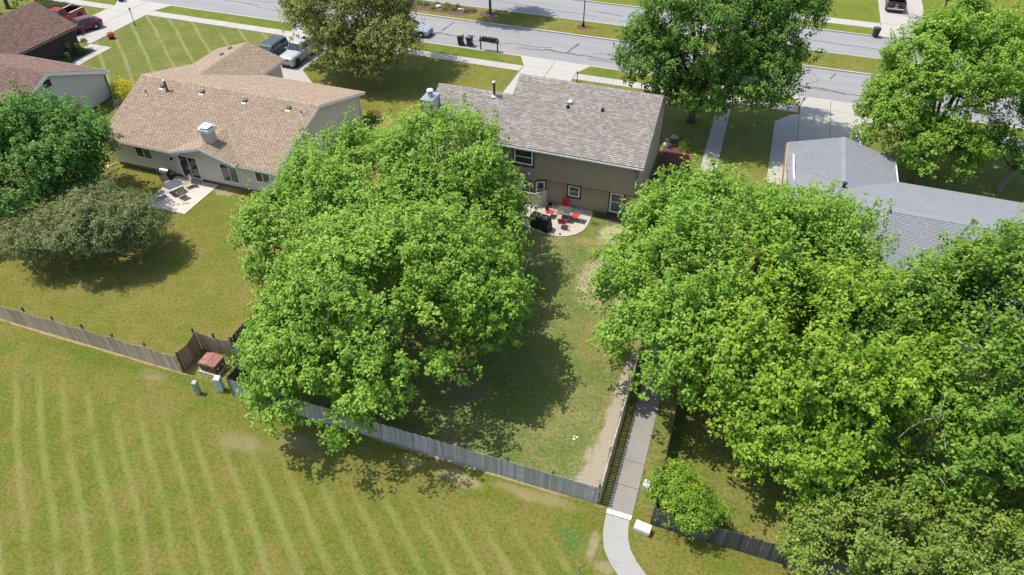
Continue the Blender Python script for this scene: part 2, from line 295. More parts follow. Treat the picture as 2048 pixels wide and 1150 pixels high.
# ------------------------------------------------------------------ mesh helpers
class MB:
    def __init__(s): s.v = []; s.f = []
    def add(s, vs, fs):
        o = len(s.v); s.v += [tuple(p) for p in vs]; s.f += [tuple(i + o for i in f) for f in fs]; return s
    def box(s, x0, x1, y0, y1, z0, z1):
        return s.add([(x0, y0, z0), (x1, y0, z0), (x1, y1, z0), (x0, y1, z0), (x0, y0, z1), (x1, y0, z1), (x1, y1, z1), (x0, y1, z1)],
                     [(0, 3, 2, 1), (4, 5, 6, 7), (0, 1, 5, 4), (1, 2, 6, 5), (2, 3, 7, 6), (3, 0, 4, 7)])
    def hexa(s, b, t):   # bottom quad, top quad (ccw from above)
        return s.add(list(b) + list(t), [(3, 2, 1, 0), (4, 5, 6, 7), (0, 1, 5, 4), (1, 2, 6, 5), (2, 3, 7, 6), (3, 0, 4, 7)])
    def obox(s, c, sx, sy, sz, rz=0.0):   # oriented box, c is base centre
        ca, sa = math.cos(rz), math.sin(rz)
        q = [(-sx / 2, -sy / 2), (sx / 2, -sy / 2), (sx / 2, sy / 2), (-sx / 2, sy / 2)]
        q = [(c[0] + x * ca - y * sa, c[1] + x * sa + y * ca) for x, y in q]
        return s.hexa([(x, y, c[2]) for x, y in q], [(x, y, c[2] + sz) for x, y in q])
    def prism(s, poly, z0, z1):
        n = len(poly); z0f = z0 if callable(z0) else (lambda p: z0)
        return s.add([(p[0], p[1], z0) for p in poly] + [(p[0], p[1], z1) for p in poly],
                     [tuple(range(n - 1, -1, -1)), tuple(range(n, 2 * n))] + [(i, (i + 1) % n, n + (i + 1) % n, n + i) for i in range(n)])
    def slab(s, poly, th):   # 3d polygon (ccw seen from above) with thickness below
        n = len(poly)
        return s.add(list(poly) + [(p[0], p[1], p[2] - th) for p in poly],
                     [tuple(range(n)), tuple(range(2 * n - 1, n - 1, -1))] + [(i, n + i, n + (i + 1) % n, (i + 1) % n) for i in range(n)])
    def tube(s, pts, rad, n=6, cap=True):
        pts = [Vector(p) for p in pts]; k = len(pts)
        if not hasattr(rad, '__len__'): rad = [rad] * k
        vs = []; up = Vector((0.13, 0.21, 0.97))
        for i, p in enumerate(pts):
            d = (pts[min(i + 1, k - 1)] - pts[max(i - 1, 0)])
            d = d.normalized() if d.length > 1e-9 else Vector((0, 0, 1))
            a = d.cross(up)
            a = a.normalized() if a.length > 1e-3 else d.cross(Vector((1, 0, 0))).normalized()
            b = d.cross(a)
            vs += [p + (a * math.cos(2 * math.pi * j / n) + b * math.sin(2 * math.pi * j / n)) * rad[i] for j in range(n)]
        fs = [(i * n + j, i * n + (j + 1) % n, (i + 1) * n + (j + 1) % n, (i + 1) * n + j) for i in range(k - 1) for j in range(n)]
        if cap: fs += [tuple(range(n - 1, -1, -1)), tuple(range((k - 1) * n, k * n))]
        return s.add(vs, fs)
    def lathe(s, prof, n=12, c=(0, 0, 0)):
        vs = [(c[0] + r * math.cos(2 * math.pi * j / n), c[1] + r * math.sin(2 * math.pi * j / n), c[2] + z) for r, z in prof for j in range(n)]
        k = len(prof)
        fs = [(i * n + j, i * n + (j + 1) % n, (i + 1) * n + (j + 1) % n, (i + 1) * n + j) for i in range(k - 1) for j in range(n)]
        fs += [tuple(range(n - 1, -1, -1)), tuple(range((k - 1) * n, k * n))]
        return s.add(vs, fs)
    def mesh(s, name, m, smooth=False):
        me = bpy.data.meshes.new(name); me.from_pydata(s.v, [], s.f); me.materials.append(m)
        if smooth: me.polygons.foreach_set('use_smooth', [True] * len(me.polygons))
        me.update(); return me
    def build(s, name, m, parent=None, smooth=False, bevel=0.0, kind=None):
        return link(name, s.mesh(name, m, smooth), parent, bevel=bevel, kind=kind)

def link(name, me, parent=None, loc=None, rz=0.0, bevel=0.0, kind=None):
    o = bpy.data.objects.new(name, me); COL.objects.link(o)
    if parent is not None: o.parent = parent
    if loc is not None: o.location = loc
    if rz: o.rotation_euler = (0, 0, rz)
    if bevel:
        bm = o.modifiers.new('bevel', 'BEVEL'); bm.width = bevel; bm.segments = 2; bm.limit_method = 'ANGLE'
    if kind: o['kind'] = kind
    return o

def thing(name, label, cat, loc=(0, 0, 0), rz=0.0, group=None):
    o = bpy.data.objects.new(name, None); COL.objects.link(o); o.location = loc; o.rotation_euler = (0, 0, rz)
    o.empty_display_size = 0.3
    return tag(o, label, cat, group)

def tag(o, label, cat, group=None):
    o['label'] = label; o['category'] = cat
    if group: o['group'] = group
    return o

def copy_tree(o, loc, rz, label=None):
    def rec(a, par):
        c = a.copy(); COL.objects.link(c); c.parent = par
        for ch in a.children: rec(ch, c)
        return c
    c = rec(o, None); c.location = loc; c.rotation_euler = (0, 0, rz)
    if label: c['label'] = label
    return c

def sheet(name, poly, z, m, kind='structure', parent=None, skirt=0.0):
    mb = MB()
    if skirt: mb.prism(poly, z - skirt, z)
    else: mb.add([(p[0], p[1], z) for p in poly], [tuple(range(len(poly)))])
    return mb.build(name, m, parent, kind=kind)

def rect(x0, x1, y0, y1): return [(x0, y0), (x1, y0), (x1, y1), (x0, y1)]

# ------------------------------------------------------------------ ground, roads, pavements
def build_ground():
    mb = MB(); n = 24; S = 700.0
    mb.add([(-S, -S, -0.02), (S, -S, -0.02), (S, S, -0.02), (-S, S, -0.02)], [(0, 1, 2, 3)])
    mb.build('ground', M_LAWN, kind='structure')
    sheet('common_lawn', rect(-90, 60, -12, 20.4), 0.0, M_COMMON)
    sheet('dry_back_lawn', [(-75, 20.41), (-27.9, 20.41), (-27.9, 22.3), (-25.6, 22.3), (-25.6, 44), (-22.6, 56), (-22.6, 66.15), (-42, 66.15), (-42, 56), (-49, 52), (-49, 44), (-75, 38)], 0.002, M_YARD_B)
    sheet('weedy_back_lawn', [(-25.55, 22.3), (-24, 22.3), (-24, 19.9), (-2.2, 19.9), (-2.2, 46), (-25.55, 46)], 0.002, M_YARD_C)
    sheet('striped_front_lawn', [(-69.05, 53.4), (-69.05, 66.1), (-50.4, 66.1), (-50.4, 47), (-57, 42), (-66, 46)], 0.003, M_FRONT_A)
    sheet('verge', rect(-150, 90, 67.55, 69.78), 0.004, M_VERGE)
    sheet('far_lawn', rect(-150, 120, 87.7, 330), 0.004, M_FAR)
    sheet('near_road', rect(-260, 160, 69.80, 76.85), 0.006, M_ROAD)
    sheet('far_road', rect(-260, 160, 81.30, 87.55), 0.006, M_ROAD)
    # median
    med = MB().box(-260, 160, 77.05, 81.15, -0.02, 0.10).build('median_lawn', M_YARD_B, kind='structure')
    for nm, y0, y1 in (('near_kerb', 76.85, 77.05), ('far_kerb', 81.15, 81.30), ('verge_kerb', 87.55, 87.72)):
        k = MB(); x = -140
        o = bpy.data.objects.new(nm, None); COL.objects.link(o); o['kind'] = 'structure'
        segs = MB().box(0, 2.985, y0, y1, -0.02, 0.13).mesh('kerb_stone', M_KERB)
        while x < 60:
            link('kerb_stone', segs, o, (x, 0, 0)); x += 3.0
    MB().box(-260, 160, 69.62, 69.79, -0.01, 0.03).build('road_edge_kerb', M_KERB, kind='structure')

def slab_row(name, x0, x1, y0, y1, step, axis, z=0.02, m=None, new=()):
    """row of concrete slabs, each an own piece with a recessed joint"""
    par = bpy.data.objects.new(name, None); COL.objects.link(par); par['kind'] = 'structure'
    a, b = (x0, x1) if axis == 'x' else (y0, y1)
    n = max(1, round((b - a) / step)); st = (b - a) / n
    me = me2 = None
    for i in range(n):
        if me is None:
            q = MB()
            if axis == 'x': q.box(0.008, st - 0.008, 0, y1 - y0, -0.08, z)
            else: q.box(0, x1 - x0, 0.008, st - 0.008, -0.08, z)
            me = q.mesh('slab', m or M_CONC); me2 = q.mesh('slab', M_CONC_NEW)
        o = link('slab', me2 if i in new else me, par, (x0 + (i * st if axis == 'x' else 0), y0 + (i * st if axis == 'y' else 0), rnd.uniform(-0.006, 0.006)))
    return par

build_ground()
SW0, SW1 = 66.2, 67.5
slab_row('sidewalk', -88.0, -75.05, SW0, SW1, 1.35, 'x', new=(4,))
slab_row('sidewalk', -69.15, -50.0, SW0, SW1, 1.35, 'x', new=(0, 3))
slab_row('sidewalk', -43.2, -22.05, SW0, SW1, 1.35, 'x', new=(11,))
slab_row('sidewalk', -16.3, -1.78, SW0, SW1, 1.35, 'x')
slab_row('sidewalk', -0.42, 5.55, SW0, SW1, 1.35, 'x')
slab_row('sidewalk', 11.2, 40, SW0, SW1, 1.35, 'x')
slab_row('far_sidewalk', -30, 13.75, 90.25, 92.0, 1.5, 'x', m=M_CONC_NEW)
slab_row('far_sidewalk', 19.0, 45, 90.9, 92.6, 1.5, 'x', m=M_CONC_NEW)

def driveway(name, polys, m=M_CONC_NEW, z=0.024):
    par = bpy.data.objects.new(name, None); COL.objects.link(par); par['kind'] = 'structure'
    for i, p in enumerate(polys):
        cx = sum(q[0] for q in p) / len(p); cy = sum(q[1] for q in p) / len(p)
        pp = [(cx + (x - cx) * 0.998, cy + (y - cy) * 0.998) for x, y in p]
        MB().prism(pp, -0.06, z - 0.003 * (i % 2)).build('slab', m if not isinstance(m, list) else m[i % len(m)], par)
    return par
driveway('driveway_brown_house', [rect(-75, -72.02, 56, 61), rect(-71.98, -69.1, 57.3, 61), rect(-75, -72.02, 61.02, 66.1), rect(-71.98, -69.1, 61.02, 66.1),
    rect(-75, -72.02, 66.12, 67.6), rect(-71.98, -69.1, 66.12, 67.6), [(-75, 67.62), (-72.02, 67.62), (-72.02, 69.75), (-76.2, 69.75)], [(-71.98, 67.62), (-69.1, 67.62), (-68.2, 69.75), (-71.98, 69.75)]])
driveway('walk_brown_house', [[(-69.05, 56.1), (-67.3, 56.1), (-67.3, 57.2), (-69.05, 57.2)], rect(-67.25, -66.15, 55.0, 57.2), rect(-67.25, -66.15, 53.4, 54.95), rect(-67.25, -66.1, 50.5, 53.35)], M_CONC_NEW)
driveway('driveway_tan_house', [rect(-50, -46.62, 56, 61.0), rect(-46.58, -43.3, 56, 61.0), rect(-50, -46.62, 61.02, 66.1), rect(-46.58, -43.3, 61.02, 66.1),
    rect(-50, -46.62, 66.12, 67.6), rect(-46.58, -43.3, 66.12, 67.6), [(-50, 67.62), (-46.62, 67.62), (-46.62, 69.75), (-51, 69.75)], [(-46.58, 67.62), (-43.3, 67.62), (-42.3, 69.75), (-46.58, 69.75)],
    [(-43.28, 52.3), (-38.6, 52.3), (-38.6, 54.8), (-43.28, 59.0)]], M_CONC)
driveway('driveway_brick_brown_house', [rect(-22, -19.2, 53, 60.0), rect(-19.16, -16.35, 53, 60.0), rect(-22, -19.2, 60.02, 65.6), rect(-19.16, -16.35, 60.02, 65.6), rect(-22, -19.2, 65.62, 67.55), rect(-19.16, -16.35, 65.62, 67.55),
    [(-22, 67.57), (-19.2, 67.57), (-19.2, 69.75), (-23.1, 69.75)], [(-19.16, 67.57), (-16.35, 67.57), (-15.3, 69.75), (-19.16, 69.75)]])
driveway('driveway_grey_house', [rect(5.72, 8.42, 55, 61.0), rect(8.46, 11.15, 55, 61), rect(5.72, 8.42, 61.02, 64.6), rect(8.46, 11.15, 61.02, 64.6), rect(5.72, 8.42, 64.62, 67.6), rect(8.46, 11.15, 64.62, 67.6),
    [(5.72, 67.62), (8.42, 67.62), (8.42, 69.75), (6.2, 69.75)], [(8.46, 67.62), (11.15, 67.62), (12, 69.75), (8.46, 69.75)]])
driveway('driveway_side_pad', [[(3.62, 53), (5.68, 53), (5.68, 59.5), (3.62, 59.5)], [(3.62, 59.52), (5.68, 59.52), (5.68, 65.8), (5.0, 65.6), (3.62, 63.8)], [(5.62, 67.62), (5.68, 67.62), (6.0, 69.75), (4.75, 69.75)]], M_CONC)
driveway('far_driveway', [rect(13.8, 18.9, 92.05, 110), rect(13.8, 18.9, 90.1, 92.03), [(13.8, 90.08), (18.9, 90.08), (20, 87.75), (12.6, 87.75)]])
# footpath between the two yards
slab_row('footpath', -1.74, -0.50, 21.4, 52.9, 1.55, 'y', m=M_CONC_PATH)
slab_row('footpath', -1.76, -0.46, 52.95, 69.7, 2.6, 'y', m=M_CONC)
driveway('footpath_end', [[(-1.76, 19.80), (-0.50, 19.80), (-0.50, 21.38), (-1.74, 21.38)]], M_CONC_PATH)
driveway('footpath_ledge', [[(-1.78, 19.52), (-0.52, 19.52), (-0.49, 19.785), (-1.77, 19.785)]], plain('fresh_concrete', (0.72, 0.71, 0.69), None, 5, 0.85), 0.07)
def curve_path():
    L = [(-1.75, 19.5), (-1.73, 18.95), (-1.64, 18.3), (-1.42, 17.65), (-1.0, 17.05), (-0.46, 16.55), (0.25, 16.1), (1.2, 15.7), (2.6, 15.3), (4.5, 14.9), (9, 14.3), (18, 13.4), (40, 11.6)]
    Rr = [(-0.56, 19.5), (-0.53, 19.0), (-0.42, 18.5), (-0.2, 18.0), (0.2, 17.5), (0.72, 17.05), (1.35, 16.75), (2.1, 16.5), (3.2, 16.25), (4.8, 16.0), (9.3, 15.5), (18.2, 14.6), (40, 12.8)]
    par = bpy.data.objects.new('curved_footpath', None); COL.objects.link(par); par['kind'] = 'structure'
    for a, b in ((0, 2), (2, 4), (4, 6), (6, 7), (7, 9), (9, 10), (10, 11), (11, 12)):
        poly = [L[i] for i in range(a, b + 1)] + [Rr[i] for i in range(b, a - 1, -1)]
        cx = sum(q[0] for q in poly) / len(poly); cy = sum(q[1] for q in poly) / len(poly)
        MB().prism([(cx + (x - cx) * 0.996, cy + (y - cy) * 0.996) for x, y in poly], -0.06, 0.024).build('slab', M_CONC_PATH2, par)
curve_path()

# patios
sheet('pale_patio', rect(-42.3, -38.25, 33.85, 38.1), 0.05, M_PATIO_B, skirt=0.1)
def round_patio():
    p = [(-16.3, 44.45), (-16.3, 41.75), (-14.8, 41.6), (-12.8, 40.8), (-11.7, 40.55), (-10.4, 40.5), (-9.75, 40.75), (-9.2, 41.2), (-8.85, 41.7), (-8.67, 42.4), (-8.65, 44.45)]
    sheet('rounded_patio', p, 0.05, M_PATIO, skirt=0.1)
round_patio()

def ragged(poly, amp, seed, sub=5):
    r = random.Random(seed); out = []
    for i, a in enumerate(poly):
        b = poly[(i + 1) % len(poly)]
        for k in range(sub):
            t = k / sub
            out.append((a[0] + (b[0] - a[0]) * t + r.uniform(-amp, amp), a[1] + (b[1] - a[1]) * t + r.uniform(-amp, amp)))
    return out
sheet('median_mulch_bed', ragged([(-41.5, 78.05), (-38, 78.1), (-33.2, 77.95), (-31.8, 79.6), (-32.2, 80.7), (-34, 80.95), (-41.5, 80.95)], 0.08, 15, 8), 0.108, M_MULCH)
sheet('tree_mulch_ring', [(-30.2 + 1.35 * math.cos(a), 79.5 + 1.1 * math.sin(a)) for a in np.linspace(0, 2 * math.pi, 24)[:-1]], 0.112, M_MULCH)
sheet('lamp_mulch_ring', [(-18.74 + 0.75 * math.cos(a), 79.35 + 0.7 * math.sin(a)) for a in np.linspace(0, 2 * math.pi, 20)[:-1]], 0.108, M_MULCH_RED)
sheet('red_mulch_bed', ragged([(-5.2, 44.2), (-2.6, 44.2), (-2.7, 55.5), (-3.2, 57.6), (-4.4, 58.2), (-5.2, 57.4)], 0.08, 16, 8), 0.008, M_MULCH_RED)
sheet('tree_foot_soil', [(-37.8 + 1.6 * math.cos(a) * (1 + 0.2 * math.sin(3 * a)), 61.0 + 1.3 * math.sin(a)) for a in np.linspace(0, 2 * math.pi, 24)[:-1]], 0.008, M_SOIL)
sheet('hosta_bed_soil', ragged([(-32.4, 49.5), (-31.0, 49.6), (-30.6, 51.6), (-31.4, 53.4), (-32.4, 53.8)], 0.1, 17), 0.008, M_SOIL)
sheet('lily_bed_soil', ragged([(-69.0, 50.0), (-67.4, 50.0), (-67.4, 55.6), (-69.0, 55.9)], 0.05, 18), 0.008, M_SOIL)
sheet('bare_wall_foot', ragged([(-8.5, 43.7), (-6.0, 43.5), (-6.0, 44.4), (-8.5, 44.4)], 0.1, 19), 0.006, M_SOIL)

def cracks():
    par = bpy.data.objects.new('road_crack_sealing', None); COL.objects.link(par); par['kind'] = 'structure'
    r = random.Random(21)
    def strip(pts, w):
        mb = MB(); P = [Vector((x, y, 0)) for x, y in pts]; vs = []
        for i, p in enumerate(P):
            d = (P[min(i + 1, len(P) - 1)] - P[max(i - 1, 0)]).normalized(); nrm = Vector((-d.y, d.x, 0)); ww = w * r.uniform(0.55, 1.25)
            vs += [(p + nrm * ww / 2), (p - nrm * ww / 2)]
        mb.add([(v.x, v.y, 0.012) for v in vs], [(2 * i, 2 * i + 1, 2 * i + 3, 2 * i + 2) for i in range(len(P) - 1)])
        mb.build('crack_seal', M_TAR, par)
    def wob(x0, y0, x1, y1, n, a):
        ph = r.uniform(0, 6); out = []
        for i in range(n + 1):
            t = i / n
            out.append((x0 + (x1 - x0) * t + r.uniform(-a, a) * 0.3, y0 + (y1 - y0) * t + a * math.sin(ph + t * 9) + r.uniform(-a, a) * 0.6))
        return out
    for s in [(-78, 73.4, -58, 73.2, 30, .15, .09), (-58, 72.6, -44, 72.5, 20, .12, .08), (-62, 74.9, -50, 74.4, 20, .2, .06), (-44, 72.7, -37, 72.6, 12, .1, .09),
              (-35, 72.6, -30, 72.3, 10, .08, .16), (-30.5, 71.9, -26, 71.9, 10, .1, .13), (-26, 72.4, -20.5, 72.7, 12, .1, .09), (-24, 71.6, -21, 71.9, 6, .06, .10), (-21.2, 72.2, -17.0, 71.9, 9, .05, .2),
              (-17, 72.0, -6, 71.9, 20, .08, .14), (-16, 71.3, -7, 71.2, 18, .08, .12), (-6, 71.7, 4, 72.6, 16, .1, .1), (3, 72.5, 9.6, 71.9, 14, .06, .12), (3, 72.2, 9.8, 71.6, 14, .05, .1), (9.5, 71.8, 26, 71.7, 24, .08, .12),
              (-34.6, 71.3, -33.6, 73.0, 5, .04, .12), (-33.8, 73.4, -33.4, 75.9, 6, .05, .15), (-18.6, 72.2, -18.0, 75.0, 7, .05, .16), (8.4, 74.7, 8.9, 76.2, 5, .06, .12),
              (-31, 84.2, -18, 83.2, 20, .1, .08), (-18.6, 84.8, -15.2, 84.3, 7, .1, .12), (-15.3, 82.8, 6, 83.9, 26, .1, .07), (6, 84.3, 14, 84.0, 14, .06, .1), (22, 84.2, 32, 84.0, 14, .06, .12), (-60, 84, -31, 84.3, 30, .1, .08)]:
        strip(wob(*s[:6]), s[6])
    strip([(-22.8 + 1.5 * math.cos(a) , 71.6 + 0.55 * math.sin(a)) for a in np.linspace(-0.3, 4.2, 16)], 0.05)
    strip([(-13.2 + 2.6 * math.cos(a), 72.6 + 0.7 * math.sin(a)) for a in np.linspace(0.2, 3.2, 16)], 0.05)
    strip([(4.6 + 2.6 * math.cos(a), 74.2 + 1.7 * math.sin(a)) for a in np.linspace(-1.0, 0.9, 14)], 0.05)
    strip([(-50 + 2.2 * math.cos(a), 73.2 + 1.0 * math.sin(a)) for a in np.linspace(0, 5.2, 20)], 0.05)
    mb = MB().prism(ragged([(5.9, 71.75), (6.5, 71.65), (6.6, 72.1), (6.1, 72.15)], 0.08, 2), 0.007, 0.013); mb.build('tar_patch', M_TAR, par)
    MB().box(-22, -16.4, 69.80, 69.84, 0.0, 0.0125).build('driveway_joint_tar', M_TAR, par)
cracks()

# ------------------------------------------------------------------ house kit
def clip_poly(pts, poly):
    """Sutherland-Hodgman, poly convex ccw"""
    out = pts
    for i in range(len(poly)):
        ax, ay = poly[i]; bx, by = poly[(i + 1) % len(poly)]
        inp = out; out = []
        if not inp: return []
        for j in range(len(inp)):
            p = inp[j]; q = inp[(j + 1) % len(inp)]
            sp = (bx - ax) * (p[1] - ay) - (by - ay) * (p[0] - ax); sq = (bx - ax) * (q[1] - ay) - (by - ay) * (q[0] - ax)
            if sp >= 0: out.append(p)
            if (sp > 0 > sq) or (sp < 0 < sq):
                t = sp / (sp - sq); out.append((p[0] + (q[0] - p[0]) * t, p[1] + (q[1] - p[1]) * t))
    return out

def set_tint(me, vals):
    a = me.attributes.new('tint', 'FLOAT', 'POINT'); a.data.foreach_set('value', np.asarray(vals, dtype=np.float32))

def roof_slope(house, poly, u, m, tab=0.33, expo=0.17, lam=False, seed=1, under=None, th=0.13, contrast=1.0, lift=0.03):
    """poly: 3d corners ccw seen from above; u: unit vector along the eave. Underlay slab > shingles"""
    r = random.Random(seed)
    P = [Vector(p) for p in poly]; u = Vector(u).normalized()
    n = (P[1] - P[0]).cross(P[2] - P[0]).normalized()
    if n.z < 0: n = -n
    v = n.cross(u).normalized()
    if v.z < 0: v = -v; u = -u
    o = min(P, key=lambda p: p.dot(v))
    loc = [((p - o).dot(u), (p - o).dot(v)) for p in P]
    area = sum(loc[i][0] * loc[(i + 1) % len(loc)][1] - loc[(i + 1) % len(loc)][0] * loc[i][1] for i in range(len(loc)))
    if area < 0: loc = loc[::-1]
    slab = MB().slab(poly, th).build('roof', under or M_UNDER, house)
    u0, u1 = min(p[0] for p in loc), max(p[0] for p in loc); v1 = max(p[1] for p in loc)
    vs = []; fs = []; tn = []
    def emit(quad, v0, tint):
        c = clip_poly(quad, loc)
        if len(c) < 3: return
        k = len(vs)
        for a, b in c:
            h = lift * (1 - (b - v0) / expo) + 0.004
            vs.append(o + u * a + v * b + n * h); tn.append(tint)
        fs.append(tuple(range(k, k + len(c))))
        lows = [i for i in range(len(c)) if abs(c[i][1] - v0) < 1e-6]
        if len(lows) >= 2:
            i, j = lows[0], lows[-1]; kk = len(vs)
            for q in (c[i], c[j]):
                vs.append(o + u * q[0] + v * q[1] + n * 0.001); tn.append(tint * 0.6)  # butt edge darkened: the shade line under each course is put into the tint
            fs.append((k + i, kk, kk + 1, k + j))
    row = 0; vv = 0.0
    while vv < v1:
        x = u0 - tab + (0.5 * tab if row % 2 else 0) + r.uniform(-0.02, 0.02); blot = r.uniform(-0.05, 0.05)
        while x < u1:
            w = tab * (r.choice((0.5, 0.7, 1.0, 1.2)) if lam else 1.0)
            gap = 0.004 if lam else 0.02
            t = 0.5 + blot + contrast * (r.uniform(-0.45, 0.45) if lam else r.gauss(0, 0.2))
            emit([(x + gap, vv), (x + w - gap, vv), (x + w - gap, vv + expo), (x + gap, vv + expo)], vv, min(1, max(0, t)))
            x += w
        vv += expo; row += 1
    me = bpy.data.meshes.new('shingles'); me.from_pydata([tuple(p) for p in vs], [], fs); me.materials.append(m); set_tint(me, tn)
    link('shingles', me, slab, kind='stuff')
    return slab

def ridge_caps(slab, a, b, m, s, w=0.16, seed=3, step=0.2, flat=None):
    r = random.Random(seed); a = Vector(a); b = Vector(b); d = (b - a).normalized(); side = Vector((-d.y, d.x, 0)).normalized()
    L = (b - a).length; n = max(1, int(L / step)); st = L / n; vs = []; fs = []; tn = []
    for i in range(n):
        p = a + d * i * st; q = a + d * (i + 1) * st; t = flat if flat is not None else r.uniform(0.1, 0.95)
        k = len(vs)
        for pt, h in ((p, 0.035), (q, 0.018)):
            vs += [pt + side * w - Vector((0, 0, s * w - h)), pt + Vector((0, 0, h + 0.012)), pt - side * w - Vector((0, 0, s * w - h))]
        tn += [t] * 6
        fs += [(k, k + 1, k + 4, k + 3), (k + 1, k + 2, k + 5, k + 4), (k, k + 2, k + 1)]
    me = bpy.data.meshes.new('ridge_caps'); me.from_pydata([tuple(p) for p in vs], [], fs); me.materials.append(m); set_tint(me, tn)
    link('ridge_caps', me, slab, kind='stuff')

def wall(house, p0, p1, top, m, z0=0.0, expo=0.19, core=None, board=True, th=0.12):
    """siding wall from p0 to p1; the outside is on the right-hand side walking p0->p1. top: [(t, z)...] profile along the wall"""
    p0 = Vector((*p0, 0)); p1 = Vector((*p1, 0)); d = p1 - p0; L = d.length; d.normalize(); nr = Vector((d.y, -d.x, 0))
    def W(s, z, off): q = p0 + d * s + nr * off; return (q.x, q.y, z)
    prof = [(0, z0), (L, z0)] + [(t * L, z) for t, z in reversed(top)]
    k = len(prof); mb = MB()
    mb.add([W(s, z, 0) for s, z in prof] + [W(s, z, -th) for s, z in prof], [tuple(range(k)), tuple(range(2 * k - 1, k - 1, -1))] + [(i, k + i, k + (i + 1) % k, (i + 1) % k) for i in range(k)])
    w = mb.build('wall', core or m, house)
    if board:
        zmax = max(z for _, z in top); z = z0 + 0.01
        def span(zz):
            xs = []
            pts = [(t * L, h) for t, h in top]
            pts = [(0, z0)] + pts + [(L, z0)]
            for (a, ha), (b, hb) in zip(pts, pts[1:]):
                if ha == hb: continue
                if min(ha, hb) <= zz <= max(ha, hb): xs.append(a + (b - a) * (zz - ha) / (hb - ha))
            return (min(xs), max(xs)) if len(xs) >= 2 else None
        while z < zmax - 0.03:
            zt = min(z + expo, zmax - 0.01); s0 = span(z + 0.001); s1 = span(zt)
            if s0 and s1 and s0[1] - s0[0] > 0.1:
                q = MB().add([W(s0[0] + .004, z, .004), W(s0[1] - .004, z, .004), W(s0[1] - .004, z, .028), W(s0[0] + .004, z, .028),
                              W(s1[0] + .004, zt, .003), W(s1[1] - .004, zt, .003), W(s1[1] - .004, zt, .008), W(s1[0] + .004, zt, .008)],
                             [(3, 2, 1, 0), (4, 5, 6, 7), (0, 1, 5, 4), (1, 2, 6, 5), (2, 3, 7, 6), (3, 0, 4, 7)])
                q.build('siding_board', m, w)
            z += expo
    return w

def window(house, p0, p1, z0, z1, frame=M_TRIM, casing=None, slide=True, name='window', split=None, depth=0.06, tw=0.115, screen=True):
    """window or slider on a wall line p0->p1 (outside on the right-hand side)"""
    a = Vector((*p0, 0)); b = Vector((*p1, 0)); d = b - a; L = d.length; d.normalize(); nr = Vector((d.y, -d.x, 0))
    def bar(mb, s0, s1, za, zb, o0, o1):
        q = [a + d * s0 + nr * o0, a + d * s1 + nr * o0, a + d * s1 + nr * o1, a + d * s0 + nr * o1]
        mb.hexa([(p.x, p.y, za) for p in q][::-1], [(p.x, p.y, zb) for p in q][::-1])
    fr = MB()
    if casing:
        cb = MB(); c = 0.09
        bar(cb, -c, L + c, z1 + .001, z1 + c, 0.02, depth + 0.02); bar(cb, -c, L + c, z0 - c * 1.5, z0 - .001, 0.02, depth + 0.03)
        bar(cb, -c, -.001, z0, z1, 0.02, depth + 0.02); bar(cb, L + .001, L + c, z0, z1, 0.02, depth + 0.02)
    bar(fr, 0, L, z1 - tw, z1, 0.02, depth + .01); bar(fr, 0, L, z0, z0 + tw, 0.02, depth + .015)
    bar(fr, 0, tw, z0 + tw, z1 - tw, 0.02, depth + .01); bar(fr, L - tw, L, z0 + tw, z1 - tw, 0.02, depth + .01)
    w = fr.build(name, frame, house)
    if casing: cb.build('casing', casing, w)
    if slide:
        m = MB(); bar(m, L / 2 - .035, L / 2 + .035, z0 + tw, z1 - tw, 0.02, depth + .004); m.build('mullion', frame, w)
        g = MB(); bar(g, tw, L / 2 - .035, z0 + tw, z1 - tw, 0.012, 0.046); g.build('pane', M_GLASS, w)
        g = MB(); bar(g, L / 2 + .035, L - tw, z0 + tw, z1 - tw, 0.012, 0.04); g.build('pane', M_SCREEN if screen else M_GLASS, w)
    else:
        zm = split if split else (z0 + z1) / 2
        m = MB(); bar(m, tw, L - tw, zm - .03, zm + .03, 0.02, depth + .004); m.build('sash_rail', frame, w)
        g = MB(); bar(g, tw, L - tw, zm + .03, z1 - tw, 0.012, 0.047); g.build('pane', M_GLASS, w)
        g = MB(); bar(g, tw, L - tw, z0 + tw, zm - .03, 0.012, 0.041); g.build('pane', M_GLASS if not screen else M_SCREEN, w)
    return w

def fascia(house, a, b, m, h=0.17, out=0.03, name='fascia'):
    a = Vector(a); b = Vector(b); d = (b - a).normalized(); side = Vector((d.y, -d.x, 0)).normalized() * out
    q = [a, b, b + side, a + side]
    MB().hexa([(p.x, p.y, p.z - h) for p in q][::-1], [(p.x, p.y, p.z - 0.01) for p in q][::-1]).build(name, m, house)

def gutter(house, a, b, m=M_TRIM, w=0.12, h=0.11):
    """open trough along an eave, outside on the right-hand side walking a->b"""
    a = Vector(a); b = Vector(b); d = (b - a).normalized(); s = Vector((d.y, -d.x, 0))
    mb = MB()
    def bar(o0, o1, z0, z1):
        q = [a + s * o0, b + s * o0, b + s * o1, a + s * o1]
        mb.hexa([(p.x, p.y, p.z + z0) for p in q][::-1], [(p.x, p.y, p.z + z1) for p in q][::-1])
    bar(0.03, w, -h - 0.04, -h - 0.025); bar(w - 0.015, w, -h - 0.025, -0.045); bar(0.015, 0.03, -h - 0.025, -0.05)
    g = mb.build('gutter', m, house)
    n = int((b - a).length / 0.9); q = MB()
    for i in range(n):
        p = a + (b - a) * ((i + .5) / n); q.tube([p + s * 0.03 + Vector((0, 0, -0.055)), p + s * (w - 0.01) + Vector((0, 0, -0.05))], 0.012, 4)
    q.build('gutter_straps', m, g, kind='stuff')

